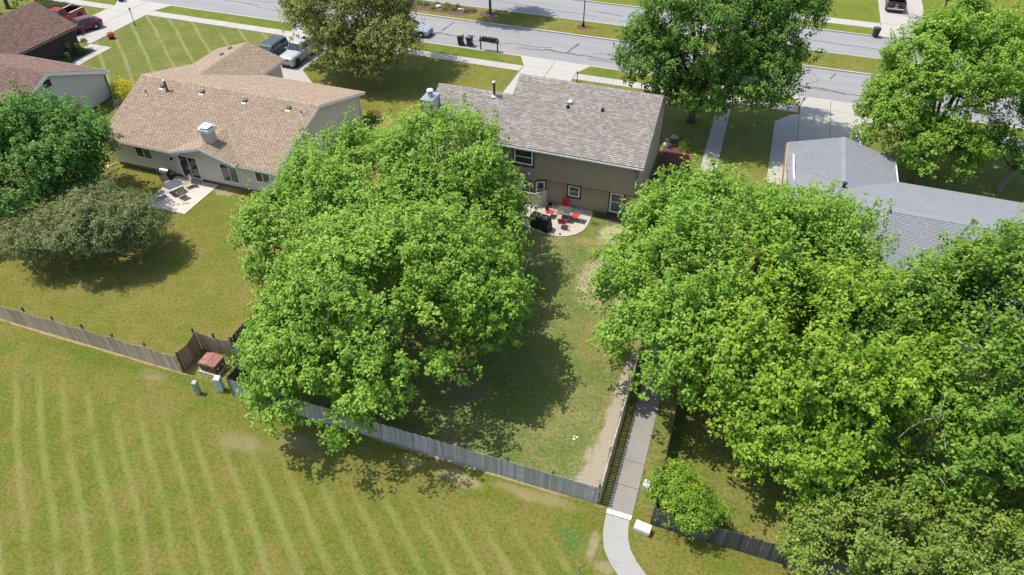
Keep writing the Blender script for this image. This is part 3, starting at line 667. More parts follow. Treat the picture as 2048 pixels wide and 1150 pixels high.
def downspout(house, x, y, z0, z1, m=M_TRIM, kick=(0, -0.5)):
    MB().tube([(x, y, z1), (x, y, z0 + 0.18), (x + kick[0] * .3, y + kick[1] * .3, z0 + 0.1), (x + kick[0], y + kick[1], z0 + 0.07)], 0.045, 6).build('downspout', m, house)

def box_vent(house, p, s, cap=M_DARKMETAL, flash=True):
    x, y, z = p
    v = MB().hexa([(x - .15, y - .15, z - .15 * s + .02), (x + .15, y - .15, z - .15 * s + .02), (x + .15, y + .15, z + .15 * s + .02), (x - .15, y + .15, z + .15 * s + .02)],
                  [(x - .17, y - .17, z + .10), (x + .17, y - .17, z + .10), (x + .15, y + .15, z + .20), (x - .15, y + .15, z + .20)]).build('roof_vent', cap, house)
    if flash:
        MB().slab([(x - .2, y - .33, z - .33 * s + .03), (x + .2, y - .33, z - .33 * s + .03), (x + .2, y - .14, z - .14 * s + .03), (x - .2, y - .14, z - .14 * s + .03)], .01).build('flashing', M_WHITE, v)

def pipe(house, p, h, r=0.05, m=M_DARKMETAL, cap=None, lean=(0, 0), flash=M_WHITE, s=0.3):
    x, y, z = p
    v = MB().tube([(x, y, z - .1), (x + lean[0], y + lean[1], z + h)], r, 10).build('vent_pipe', m, house)
    MB().lathe([(r * 2.6, -0.04), (r * 1.5, .05), (r * 1.15, .12)], 12, (x, y, z + .02)).build('collar', flash, v)
    if cap:
        MB().lathe([(r * 1.1, 0), (r * 1.7, .02), (r * 1.7, .09), (r * .8, .14)], 12, (x + lean[0], y + lean[1], z + h - .04)).build('cap', cap, v)

# ------------------------------------------------------------------ tan-roofed house with the pale patio
def house_tan():
    H = thing('ranch_house', 'single-storey house with tan shingle roof, greige siding and white chimney', 'house', (0, 0, 0))
    E, s, yr, zr, yb, yf = 2.6, 0.301, 44.95, 4.752, 37.8, 52.1
    xr = -32.1; lb, lr, lf = -48.8, -49.7, -50.4
    # main slopes
    ca, cb, cy_ = -41.45, -35.75, 38.38; cz = E + s * (cy_ - yb)      # notch for the gable over the patio door
    sb = roof_slope(H, [(lb, yb, E), (ca, yb, E), (ca, yr, zr), (lr, yr, zr)], (1, 0, 0), M_SH_TAN, seed=1, under=M_SLOT_TAN)
    roof_slope(H, [(cb, yb, E), (xr, yb, E), (xr, yr, zr), (cb, yr, zr)], (1, 0, 0), M_SH_TAN, seed=41, under=M_SLOT_TAN)
    roof_slope(H, [(ca, cy_, cz), (cb, cy_, cz), (cb, yr, zr), (ca, yr, zr)], (1, 0, 0), M_SH_TAN, seed=42, under=M_SLOT_TAN)
    sf = roof_slope(H, [(lr, yr, zr), (xr, yr, zr), (xr, yf, E), (-42.7, yf, E), (lf, yf, E)], (1, 0, 0), M_SH_TAN, seed=2, under=M_SLOT_TAN)
    ridge_caps(sb, (lr, yr, zr), (xr, yr, zr), M_SH_TAN, s, seed=5)
    # garage wing
    gx, gz, ge = -46.6, 3.79, 55.8; yv = yf - (gz - E) / s
    roof_slope(H, [(gx, yv, gz + .012), (-42.65, yf, E + .012), (-42.65, ge, E + .012), (gx, ge, gz + .012)], (0, 1, 0), M_SH_TAN, seed=3, under=M_SLOT_TAN)
    g2 = roof_slope(H, [(lf - .1, yf, E + .012), (gx, yv, gz + .012), (gx, ge, gz + .012), (lf - .1, ge, E + .012)], (0, 1, 0), M_SH_TAN, seed=4, under=M_SLOT_TAN)
    ridge_caps(g2, (gx, yv, gz), (gx, ge, gz), M_SH_TAN, s, seed=6)
    # dormer gable over the patio door
    dx, dz, dy = -38.6, 3.64, 37.55; ex = 3.1; ez = dz - ex * s; yv2 = yb + (dz - E) / s; yv1 = yb + (ez - E) / s
    for sg, sd in ((-1, 8), (1, 9)):
        pl = [(dx, dy, dz), (dx, yv2, dz), (dx + sg * ex, yv1, ez), (dx + sg * ex, dy, ez)]
        if sg < 0: pl = pl  # ccw from above checked in roof_slope
        else: pl = pl[::-1]
        d = roof_slope(H, pl, (0, 1, 0), M_SH_TAN, seed=sd, under=M_SLOT_TAN)
    ridge_caps(d, (dx, dy, dz), (dx, yv2, dz), M_SH_TAN, s, seed=10)
    for sg in (-1, 1):
        a, b = (dx, dy, dz), (dx + sg * ex, dy, ez)
        if sg < 0: a, b = b, a
        fascia(H, a, b, M_TRIM, 0.22)
        a, b = (dx + sg * ex, dy, ez), (dx + sg * ex, yv1 + .05, ez)
        if sg < 0: a, b = b, a
        fascia(H, a, b, M_TRIM, .2)
        # little soffit return under the dormer eave
        MB().box(min(dx + sg * (ex - .03), dx + sg * (ex - .55)), max(dx + sg * (ex - .03), dx + sg * (ex - .55)), dy + .06, 38.1, 2.42, ez - .13).build('soffit', M_TRIM, H)
    # walls
    wy, wl, wr = 38.2, -48.3, -32.5
    wall(H, (wl, wy), (-41.75, wy), [(0, 2.42), (1, 2.42)], M_SID_B, 0.25)
    wall(H, (-41.75, wy - .02), (-35.45, wy - .02), [(0, 2.5), (0.5, 3.42), (1, 2.5)], M_SID_B, 0.25)
    wall(H, (-35.45, wy), (wr, wy), [(0, 2.42), (1, 2.42)], M_SID_B, 0.25)
    wall(H, (wr, wy), (wr, 51.7), [(0, 2.5), (0.5, 4.5), (1, 2.5)], M_SID_B, 0.25)
    wall(H, (wr, 51.7), (-43.1, 51.7), [(0, 2.42), (1, 2.42)], M_SID_B, 0.25, board=False)
    wall(H, (-43.1, 51.7), (-43.1, 55.4), [(0, 2.42), (1, 2.42)], M_SID_B, 0.1)
    wall(H, (-43.1, 55.4), (-50.1, 55.4), [(0, 2.5), (0.5, 3.5), (1, 2.5)], M_SID_B, 0.1, board=False)
    wall(H, (-50.1, 55.4), (-49.9, 51.5), [(0, 2.42), (1, 2.42)], M_SID_B, 0.1, board=False)
    wall(H, (-49.9, 51.5), (wl, wy), [(0, 2.42), (0.5, 4.4), (1, 2.42)], M_SID_B, 0.25, board=False)
    MB().box(wl + .03, wr - .03, wy + .03, 51.6, -.05, .25).build('foundation', M_FOUND, H)
    MB().box(-49.8, -43.2, 51.5, 55.3, -.05, .1).build('foundation', M_FOUND, H)
    MB().box(-49.3, -44.0, 55.41, 55.46, .05, 2.15).build('garage_door', M_TRIM, H)
    # openings on the back wall
    window(H, (-45.92, wy), (-44.2, wy), 1.12, 2.20)
    window(H, (-41.62, wy - .02), (-39.76, wy - .02), 0.17, 2.25, name='sliding_door', tw=.1, screen=False)
    window(H, (-37.67, wy - .02), (-35.98, wy - .02), 0.54, 2.28)
    window(H, (-34.45, wy), (-33.0, wy), 1.14, 2.18)
    MB().box(-41.6, -39.8, 37.75, 38.15, .05, .16).build('door_step', M_CONC, H)
    l = MB().box(-42.34, -42.2, 38.1, 38.17, 1.62, 1.8).build('wall_lamp', M_BLACK, H)
    MB().lathe([(.09, 0), (.07, .1), (.02, .13)], 10, (-42.27, 38.02, 1.62)).build('lamp_shade', M_BLACK, l)
    # trim
    fascia(H, (lb, yb, E), (-41.6, yb, E), M_TRIM_BEIGE); fascia(H, (-35.6, yb, E), (xr, yb, E), M_TRIM_BEIGE)
    gutter(H, (lb, yb - .03, E), (-41.5, yb - .03, E), M_TRIM_BEIGE); gutter(H, (-36.6, yb - .03, E), (xr, yb - .03, E), M_TRIM_BEIGE)
    fascia(H, (xr, yb, E), (xr, yr, zr), M_TRIM, .24); fascia(H, (xr, yr, zr), (xr, yf, E), M_TRIM, .24)
    fascia(H, (-42.65, yf, E), (-42.65, ge, E), M_TRIM); fascia(H, (-42.65, ge, E), (gx, ge, gz), M_TRIM)
    gutter(H, (xr, yf + .03, E), (-42.6, yf + .03, E))
    downspout(H, wl - .06, wy - .08, 0, 2.4, M_TRIM_BEIGE, (-.2, -.6)); downspout(H, wr + .06, 51.6, 0, 2.5, M_TRIM, (.5, .1))
    MB().obox((-48.75, 37.2, 0), .35, .8, .07, .3).build('splash_block', M_CONC_NEW, H)
    # chimney
    c = MB().box(-38.85, -38.12, 38.55, 39.3, 3.4, 4.72).build('chimney', plain('chimney_stucco', (0.55, 0.50, 0.43), None, 4, .8), H)
    MB().hexa([(-38.98, 38.42, 4.5), (-37.99, 38.42, 4.5), (-37.99, 39.43, 4.5), (-38.98, 39.43, 4.5)], [(-38.98, 38.42, 4.74), (-37.99, 38.42, 4.74), (-37.99, 39.43, 4.74), (-38.98, 39.43, 4.74)]).build('crown', M_WHITE, c)
    MB().box(-38.82, -38.15, 38.58, 39.27, 4.745, 4.9).build('flue', plain('flue_grey', (.35, .35, .34)), c)
    MB().hexa([(-38.92, 38.48, 4.9), (-38.05, 38.48, 4.9), (-38.05, 39.37, 4.9), (-38.92, 39.37, 4.9)], [(-38.75, 38.65, 5.0), (-38.22, 38.65, 5.0), (-38.22, 39.2, 5.0), (-38.75, 39.2, 5.0)]).build('rain_cap', M_WHITE, c)
    for x, y in ((-42.86, 44.17), (-38.58, 44.04), (-34.42, 44.09)): box_vent(H, (x, y, E + s * (y - yb)), s)
    box_vent(H, (-46.85, 44.0, E + s * (44.0 - yb)), s)
    pipe(H, (-47.7, 42.9, E + s * (42.9 - yb)), .42, .045); pipe(H, (-33.0, 43.66, E + s * (43.66 - yb)), .42, .045)
    pipe(H, (-46.1, 43.67, E + s * (43.67 - yb)), .95, .09, M_RUSTPIPE, M_GALV, flash=M_SLOT_TAN)
    for y, x in ((54.6, -47.9), (53.0, -47.7)): box_vent(H, (x, y, gz - s * abs(x - gx)), 0.0, flash=False)
house_tan()

# ------------------------------------------------------------------ brown two-storey house with the rounded patio
def house_brown():
    H = thing('two_storey_house', 'brown-sided two-storey house with grey-brown shingle roof and overhanging upper floor', 'house')
    s = 0.518; ye, ze = 43.8, 4.95; yr = 49.4; zr = ze + s * (yr - ye); yl = 47.65; zl = ze + s * (yl - ye)
    xl, xm, xr = -22.5, -16.38, -5.25; yb = 41.7; zb = ze + s * (yb - ye); yf = 55.0
    A = dict(lam=True, tab=0.34, expo=0.16, contrast=0.95)
    sb = roof_slope(H, [(xm, ye, ze), (xr, ye, ze), (xr, yr, zr), (xm, yr, zr)], (1, 0, 0), M_SH_GREYBROWN, seed=11, **A)
    roof_slope(H, [(xl, yb, zb), (xm - .002, yb, zb), (xm - .002, yl, zl), (xl, yl, zl)], (1, 0, 0), M_SH_GREYBROWN, seed=12, **A)
    sf = roof_slope(H, [(xm, yr, zr), (xr, yr, zr), (xr, yf, ze), (xm, yf, ze)], (1, 0, 0), M_SH_GREYBROWN, seed=13, expo=.3, tab=.6, lam=True)
    roof_slope(H, [(xl, yl, zl), (xm - .002, yl, zl), (xm - .002, 53.0, zl - s * (53.0 - yl)), (xl, 53.0, zl - s * (53.0 - yl))], (1, 0, 0), M_SH_GREYBROWN, seed=14, expo=.3, tab=.6, lam=True)
    ridge_caps(sb, (xm, yr, zr), (xr, yr, zr), M_SH_GREYBROWN, s, .17, 15, .24); ridge_caps(sb, (xl, yl, zl), (xm, yl, zl), M_SH_GREYBROWN, s, .17, 16, .24)
    wr, wm, wl = -5.55, -16.2, -22.2; wy, wu = 44.5, 43.98
    # lower and upper back walls
    wall(H, (-12.5, wy), (wr, wy), [(0, 2.4), (1, 2.4)], M_SID_C, 0.05, .125)
    wall(H, (wm, wu), (wr, wu), [(0, 4.78), (1, 4.78)], M_SID_C, 2.42, .115)
    MB().box(wm, wr, wu, wy + .1, 2.38, 2.415).build('soffit', M_TRIM_TAUPE, H)
    wall(H, (wr, wu + .002), (wr, 54.6), [(0, 4.85), (.5, 7.55), (1, 4.85)], M_SID_C2, 2.42, .125)
    wall(H, (wr - .03, wy), (wr - .03, 54.6), [(0, 2.42), (1, 2.42)], M_SID_C2, .05, .125)
    wall(H, (wr, 54.6), (wm, 54.6), [(0, 4.78), (1, 4.78)], M_SID_C, .05, board=False)
    wall(H, (wm, 54.6), (wm, wu), [(0, 4.78), (.5, 7.5), (1, 4.78)], M_SID_C, .05, board=False)
    # left wing
    wall(H, (wl, 42.0), (wm - .02, 42.0), [(0, 3.8), (1, 3.8)], M_SID_C, .05, .125)
    wall(H, (wm - .02, 42.0), (wm - .02, 46), [(0, 3.8), (1, 5.8)], M_SID_C, .05, .125)
    wall(H, (wm - .02, 52.7), (wl, 52.7), [(0, 4.1), (1, 4.1)], M_SID_C, .05, board=False)
    wall(H, (wl, 52.7), (wl, 42.0), [(0, 4.1), (.48, 6.75), (1, 3.85)], M_SID_C2, .05, .125)
    window(H, (-21, 42.0), (-19.4, 42.0), .9, 2.1, M_TRIM, M_TRIM_NAVY)
    # bay beside the lattice
    bay = [(-15.35, wy), (-14.85, wu + .02), (-13.45, wu + .02), (-12.5, wy)]
    for a, b in zip(bay, bay[1:]): wall(H, a, b, [(0, 2.4), (1, 2.4)], M_SID_C, .05, .125)
    wall(H, (wm, wy), (-15.35, wy), [(0, 2.4), (1, 2.4)], M_SID_C, .05, .125)
    window(H, (-14.66, wu + .02), (-13.66, wu + .02), .55, 2.0, M_TRIM, M_TRIM_NAVY, slide=False)
    a, b = Vector((-13.45, wu + .02)), Vector((-12.5, wy)); window(H, tuple(a + (b - a) * .16), tuple(a + (b - a) * .84), .55, 2.0, M_TRIM, M_TRIM_NAVY, slide=False)
    # openings
    window(H, (-10.8, wy), (-9.88, wy), 1.02, 1.98, M_TRIM, M_TRIM_NAVY, slide=False)
    window(H, (-7.52, wy), (-6.52, wy), .28, 2.05, M_TRIM, M_TRIM_NAVY, slide=False, split=1.25)
    window(H, (-15.0, wu), (-13.5, wu), 3.42, 4.7, M_TRIM, M_TRIM_NAVY, slide=False, screen=False)
    MB().box(wm + .1, wr - .1, wy + .1, 54.5, -.1, .04).build('foundation', M_FOUND, H)
    # trim
    fascia(H, (xm, ye, ze), (xr, ye, ze), M_TRIM_TAUPE, .16); gutter(H, (xm, ye - .03, ze), (xr, ye - .03, ze), M_TRIM)
    fascia(H, (xr, ye, ze), (xr, yr, zr), M_TRIM_TAUPE, .24); fascia(H, (xr, yr, zr), (xr, yf, ze), M_TRIM_TAUPE, .24)
    fascia(H, (xl, yb, zb), (xm, yb, zb), M_TRIM_TAUPE, .16)
    gutter(H, (xr, yf + .03, ze), (xm, yf + .03, ze), M_TRIM_TAUPE)
    downspout(H, wr - .12, wu - .06, .05, 4.7, M_TRIM_TAUPE, (.1, -.4)); downspout(H, wr + .07, 54.5, .05, 4.7, M_TRIM_TAUPE, (.4, .1))
    for p, z in (((-13.8, wu - .05), 2.62), ((-5.9, wu - .06), 4.55)):
        MB().box(p[0] - .09, p[0] + .09, p[1] - .06, p[1] + .02, z, z + .16).build('flood_lamp', M_TRIM if z < 4 else M_DARKMETAL, H)
    MB().lathe([(.03, 0), (.03, .05)], 8, (-8.5, 44.44, .62)).build('hose_bib', M_WHITE, H)
    box_vent(H, (-11.87, 47.75, ze + s * (47.75 - ye)), s, M_GALV, False)
    for x, y in ((-11.92, 47.35), (-9.33, 47.54)): MB().box(x - .1, x + .1, y - .12, y + .12, ze + s * (y - ye) - .02, ze + s * (y - ye) + .2).build('roof_vent', M_DARKMETAL, H, bevel=.03)
    pipe(H, (-8.87, 46.23, ze + s * (46.23 - ye)), .32, .05, M_WHITE, flash=M_GALV)
    pipe(H, (-17.77, 47.33, ze + s * (47.33 - ye)), 1.15, .1, M_RUSTPIPE, M_GALV, flash=M_TRIM_BEIGE)
    # sided chimney with metal top
    x0, x1, y0, y1, zt = -22.64, -21.76, 44.5, 45.95, 7.0
    c = MB().box(x0, x1, y0, y1, 0, zt).build('chimney', plain('chimney_panel', (0.56, 0.52, 0.49), (0.50, 0.46, 0.43), 3, .8), H)
    for cx in (x0, x1):
        for cy in (y0, y1):
            MB().box(cx - (.02 if cx == x0 else .13), cx + (.13 if cx == x0 else .02), cy - (.02 if cy == y0 else .13), cy + (.13 if cy == y0 else .02), .1, zt - .01).build('corner_board', M_TRIM_TAUPE, c)
    MB().hexa([(x0 - .06, y0 - .06, zt), (x1 + .06, y0 - .06, zt), (x1 + .06, y1 + .06, zt), (x0 - .06, y1 + .06, zt)], [(x0 - .06, y0 - .06, zt + .05), (x1 + .06, y0 - .06, zt + .05), (x1 + .06, y1 + .06, zt + .05), (x0 - .06, y1 + .06, zt + .05)]).build('metal_top', M_GALV, c)
    f = MB().lathe([(.2, 0), (.2, .12), (.22, .13), (.22, .2), (.2, .21), (.2, .28)], 16, (-22.2, 45.3, zt + .05)).build('flue', M_GALV, c)
    MB().lathe([(.15, .28), (.15, .38)], 16, (-22.2, 45.3, zt + .05)).build('flue_gap', M_DARKMETAL, f)
    MB().lathe([(.25, .38), (.27, .4), (.27, .46), (.22, .52), (.05, .54)], 16, (-22.2, 45.3, zt + .05)).build('rain_cap', M_WHITE, f)
house_brown()

# ------------------------------------------------------------------ grey-roofed house
def house_grey():
    H = thing('ranch_house', 'low house with pale grey shingle roof and projecting garage wing behind the tall trees', 'house')
    E, s, yr, yb, yf = 2.6, .295, 44.45, 37.0, 51.92; zr = E + s * (yr - yb); xl, xr = 4.6, 25.0
    A = dict(under=plain('underlay_grey', (0.16, 0.168, 0.18)), contrast=.8)
    sb = roof_slope(H, [(xl, yb, E), (xr, yb, E), (xr, yr, zr), (xl, yr, zr)], (1, 0, 0), M_SH_GREY, seed=21, **A)
    roof_slope(H, [(xl, yr, zr), (xr, yr, zr), (xr, yf, E), (12.5, yf, E), (xl, yf, E)], (1, 0, 0), M_SH_GREY, seed=22, **A)
    gx, ge = 8.57, 55.35; hw = 4.0; gz = E + hw * s; yv = yf - (gz - E) / s
    roof_slope(H, [(gx, yv, gz + .012), (gx + hw, yf, E + .012), (gx + hw, ge, E + .012), (gx, ge, gz + .012)], (0, 1, 0), M_SH_GREY, seed=23, **A)
    g = roof_slope(H, [(gx - hw, yf, E + .012), (gx, yv, gz + .012), (gx, ge, gz + .012), (gx - hw, ge, E + .012)], (0, 1, 0), M_SH_GREY, seed=24, **A)
    ridge_caps(g, (gx, yv, gz + .02), (gx, ge, gz + .02), M_SH_GREY, s, .26, 25, .3, .85)
    ridge_caps(sb, (xl, yr, zr + .01), (xr, yr, zr + .01), M_SH_GREY, s, .24, 26, .3, .85)
    wall(H, (5.0, 37.4), (24.6, 37.4), [(0, 2.42), (1, 2.42)], M_SID_D, .1, board=False)
    wall(H, (24.6, 37.4), (24.6, 51.5), [(0, 2.45), (.5, 4.5), (1, 2.45)], M_SID_D, .1, board=False)
    wall(H, (24.6, 51.5), (12.2, 51.5), [(0, 2.42), (1, 2.42)], M_SID_D, .1, board=False)
    wall(H, (12.2, 51.5), (12.2, 55.0), [(0, 2.42), (1, 2.42)], M_SID_D, .1)
    wall(H, (12.2, 55.0), (5.0, 55.0), [(0, 2.45), (.5, 3.5), (1, 2.45)], M_SID_D, .1, board=False)
    wall(H, (5.0, 55.0), (5.0, 37.4), [(0, 2.45), (.6, 4.5), (1, 2.45)], M_SID_D, .1)
    MB().box(5.9, 11.2, 55.01, 55.06, .05, 2.15).build('garage_door', M_TRIM, H)
    fascia(H, (gx + hw, yf, E), (gx + hw, ge, E), M_TRIM_BEIGE); fascia(H, (gx - hw, ge, E), (gx - hw, yb + 5, E), M_TRIM_BEIGE); fascia(H, (xr, yf, E), (gx + hw, yf, E), M_TRIM_BEIGE)
    gutter(H, (gx + hw + .03, yf, E), (gx + hw + .03, ge, E), M_TRIM); gutter(H, (gx - hw - .03, ge, E), (gx - hw - .03, 48, E), M_WOODNEW)
    gutter(H, (xr, yf + .03, E), (gx + hw + .1, yf + .03, E), M_TRIM_BEIGE)
    box_vent(H, (9.69, 43.95, E + s * (43.95 - yb)), s, M_DARKMETAL, False)
    pipe(H, (8.4, 47.75, 3.7), .5, .11, M_DARKMETAL, M_BLACKPL, flash=M_BLACKPL)
house_grey()

# ------------------------------------------------------------------ brown-roofed house
def house_brownroof():
    H = thing('ranch_house', 'low house with mottled reddish-brown shingle roof and dark brown garage wall', 'house')
    E, s = 2.6, .4; yf, yr, yb = 48.15, 42.1, 36.05; zr = E + s * (yf - yr); xl, xr = -80.0, -57.25
    A = dict(lam=True, tab=.3, expo=.15)
    sb = roof_slope(H, [(xl, yb, E), (xr, yb, E), (xr, yr, zr), (xl, yr, zr)], (1, 0, 0), M_SH_BROWN, seed=31, **A)
    roof_slope(H, [(xl, yr, zr), (xr, yr, zr), (xr, yf, E), (-68.3, yf, E), (xl, yf, E)], (1, 0, 0), M_SH_BROWN, seed=32, **A)
    gx, ge = -73.15, 56.0; hw = 4.85; gz = E + s * hw; yv = yf - (gz - E) / s
    roof_slope(H, [(gx, yv, gz + .012), (gx + hw, yf, E + .012), (gx + hw, ge, E + .012), (gx, ge, gz + .012)], (0, 1, 0), M_SH_BROWN, seed=33, **A)
    g = roof_slope(H, [(gx - hw, yf, E + .012), (gx, yv, gz + .012), (gx, ge, gz + .012), (gx - hw, ge, E + .012)], (0, 1, 0), M_SH_BROWN, seed=34, **A)
    ridge_caps(g, (gx, yv, gz), (gx, ge, gz), M_SH_BROWN, s, .17, 35); ridge_caps(sb, (xl, yr, zr), (xr, yr, zr), M_SH_BROWN, s, .17, 36)
    wx = -57.55
    wall(H, (xl + .5, 36.4), (wx, 36.4), [(0, 2.42), (1, 2.42)], M_SID_A, .1, board=False)
    wall(H, (wx, 36.4), (wx, 47.8), [(0, 2.5), (.5, 4.75), (1, 2.5)], M_SID_A, .1, .2)
    wall(H, (wx, 47.8), (-68.7, 47.8), [(0, 2.42), (1, 2.42)], M_SID_A2, .1, board=False)
    wall(H, (-68.7, 47.8), (-68.7, 55.6), [(0, 2.42), (1, 2.42)], M_SID_A2, .05, .2)
    wall(H, (-68.7, 55.6), (-77.6, 55.6), [(0, 2.5), (.5, 4.2), (1, 2.5)], M_SID_A2, .05, board=False)
    wall(H, (-77.6, 55.6), (-77.6, 36.4), [(0, 2.42), (1, 2.42)], M_SID_A2, .05, board=False)
    v = MB().box(wx + .02, wx + .06, 41.55, 42.25, 3.75, 4.35).build('gable_vent', M_TRIM_DARK, H)
    for i in range(6): MB().box(wx + .06, wx + .085, 41.6, 42.2, 3.79 + i * .09, 3.83 + i * .09).build('louvre', M_TRIM_DARK, v)
    fascia(H, (xr, yb, E), (xr, yr, zr), M_TRIM, .3); fascia(H, (xr, yr, zr), (xr, yf, E), M_TRIM, .3)
    MB().box(xr - .01, xr + .045, yr, yr + .01, zr, zr + .01)
    fascia(H, (gx + hw, yf, E), (gx + hw, ge, E), M_TRIM_DARK); gutter(H, (gx + hw + .03, yf, E), (gx + hw + .03, ge, E), M_TRIM_TAUPE)
    gutter(H, (xr, yf + .03, E), (gx + hw + .1, yf + .03, E), M_TRIM)
    MB().tube([(wx + .25, 47.95, 2.45), (wx + .07, 47.75, 2.2), (wx + .07, 47.75, .1)], .06, 6).build('downspout', M_TRIM_DARK, H)
house_brownroof()

# ------------------------------------------------------------------ trees
def leaf_mesh(name, pos, axis, nrm, size, tint, m, narrow=0.29):
    """one folded kite of two triangles for every leaf"""
    n = len(pos)
    axis = axis / (np.linalg.norm(axis, axis=1, keepdims=True) + 1e-9)
    side = np.cross(nrm, axis); side /= (np.linalg.norm(side, axis=1, keepdims=True) + 1e-9)
    up = np.cross(axis, side)
    L = size[:, None]
    v = np.empty((n, 4, 3), np.float32)
    v[:, 0] = pos
    v[:, 1] = pos + axis * L * 0.48 + side * L * narrow + up * L * 0.10
    v[:, 2] = pos + axis * L - up * L * 0.14
    v[:, 3] = pos + axis * L * 0.48 - side * L * narrow + up * L * 0.10
    me = bpy.data.meshes.new(name)
    me.vertices.add(n * 4); me.vertices.foreach_set('co', v.reshape(-1))
    idx = (np.arange(n)[:, None] * 4 + np.array([0, 1, 2, 0, 2, 3])[None]).astype(np.int32).reshape(-1)
    me.loops.add(n * 6); me.loops.foreach_set('vertex_index', idx)
    me.polygons.add(n * 2); me.polygons.foreach_set('loop_start', np.arange(0, n * 6, 3, dtype=np.int32))
    me.materials.append(m)
    a = me.attributes.new('tint', 'FLOAT', 'POINT'); a.data.foreach_set('value', np.repeat(tint.astype(np.float32), 4))
    me.update(calc_edges=True)
    return me

def unit(v): return v / (np.linalg.norm(v, axis=-1, keepdims=True) + 1e-9)

def crown_leaves(rng, lobes, n_clump, per_clump, per_shoot, leaf, rc=(0.6, 1.15), upright=0.7, droop=0.25, low=-0.45, spike=0.0, ragged=0.2, inner=0.16, clump_tint=0.16, spires=0, bunch=9):
    """leaves on shoots, shoots in clumps, clumps on the lumpy skin (and some inside) of the lobes"""
    lob = np.array(lobes, float); area = (lob[:, 3] * lob[:, 4] * lob[:, 5]) ** (2 / 3)
    k = rng.choice(len(lob), size=n_clump * 3, p=area / area.sum())
    nb = max(12, n_clump // bunch); bd = unit(rng.normal(size=(nb, 3))); bi = rng.integers(0, nb, n_clump * 3)      # boughs: clumps gather round them
    d = unit(bd[bi] + rng.normal(0, 0.15, (n_clump * 3, 3))); d[:, 2] = np.where(d[:, 2] < low, -d[:, 2], d[:, 2])
    bough = rng.normal(0, 0.075, nb)[bi]
    bump = np.zeros(len(d))
    for _ in range(14):
        q = unit(rng.normal(size=3)); bump += rng.uniform(-1, 1) * np.exp(-((1 - d @ q) / 0.12))
    f = 1 + ragged * bump + bough - np.abs(rng.normal(0, 0.05, len(d)))
    ins = rng.random(len(d)) < inner; f = np.where(ins, f * rng.uniform(0.45, 0.85, len(d)), f)
    C = lob[k, :3] + lob[k, 3:6] * d * f[:, None]
    keep = np.ones(len(C), bool)
    for j in range(len(lob)):       # drop what falls well inside another lobe
        e = np.linalg.norm((C - lob[j, :3]) / lob[j, 3:6], axis=1); keep &= ~((k != j) & (e < 0.72) & ~ins)
    C = C[keep][:n_clump]; kk = k[keep][:n_clump]; dd = d[keep][:n_clump]
    nrm = unit(dd / lob[kk, 3:6] + np.array([0, 0, upright / lob[kk, 5].mean()]))
    r = rng.uniform(*rc, len(C)); n_s = len(C) * per_clump
    ci = np.repeat(np.arange(len(C)), per_clump)
    off = unit(rng.normal(size=(n_s, 3))) * (rng.random(n_s) ** 0.45)[:, None] * r[ci][:, None]
    off -= nrm[ci] * (np.maximum(0, -(off * nrm[ci]).sum(1)) * 0.75)[:, None]        # domes, hollow below
    off[:, 2] *= 0.8
    sd = unit(nrm[ci] + rng.normal(0, 0.42, (n_s, 3)) + np.array([0, 0, 0.35 * upright]))
    sl = rng.uniform(0.3, 0.85, n_s)
    if spike:
        sp = rng.random(n_s) < spike; sl = np.where(sp, sl * 2.1, sl); sd = np.where(sp[:, None], unit(sd + np.array([0, 0, 1.4])), sd)
    S = C[ci] + off
    si = np.repeat(np.arange(n_s), per_shoot); n = len(si)
    t = np.where(rng.random(n) < 0.4, rng.uniform(0.8, 1.0, n), rng.random(n))
    rad = unit(np.cross(sd[si], unit(rng.normal(size=(n, 3))))) 
    pos = S[si] + sd[si] * (t * sl[si])[:, None] + rad * rng.uniform(0.01, 0.07, n)[:, None]
    ax = rad + sd[si] * rng.uniform(-0.1, 0.55, n)[:, None] + np.array([0, 0, -droop]) * rng.random(n)[:, None] * 2
    nn = unit(sd[si] * 0.9 + np.array([0, 0, 0.75]) + rng.normal(0, 0.34, (n, 3)))
    ct = rng.normal(0, clump_tint, len(C))
    tint = np.clip(0.5 + ct[ci][si] + rng.normal(0, 0.24, n) + 0.25 * (t - 0.5), 0, 1)
    size = leaf * rng.uniform(0.7, 1.25, n)
    if spires:                     # upright leaders standing out of the upper crown
        top = np.where((nrm[:, 2] > 0.35))[0]
        pick = rng.choice(top, size=min(spires, len(top)), replace=False); per = 110
        hh = rng.uniform(1.5, 2.6, len(pick)); pi = np.repeat(np.arange(len(pick)), per); m_ = len(pi)
        tt = rng.random(m_) ** 0.9; a = rng.random(m_) * 6.283; rr = (0.05 + 0.22 * (1 - tt)) * rng.uniform(.5, 1, m_)
        lean = rng.normal(0, .12, (len(pick), 2))
        sp = C[pick][pi] + np.stack([rr * np.cos(a) + lean[pi, 0] * tt * hh[pi], rr * np.sin(a) + lean[pi, 1] * tt * hh[pi], 0.2 + tt * hh[pi]], 1)
        pos = np.concatenate([pos, sp]); ax = np.concatenate([ax, np.stack([np.cos(a), np.sin(a), rng.uniform(-.5, .5, m_)], 1)])
        nn = np.concatenate([nn, unit(np.stack([.35 * np.cos(a), .35 * np.sin(a), np.ones(m_)], 1) + rng.normal(0, .3, (m_, 3)))])
        size = np.concatenate([size, leaf * rng.uniform(.6, 1.1, m_)]); tint = np.concatenate([tint, np.clip(rng.normal(.58, .22, m_), 0, 1)])
    keepz = pos[:, 2] > 0.35
    return pos[keepz], ax[keepz], nn[keepz], size[keepz], tint[keepz], C

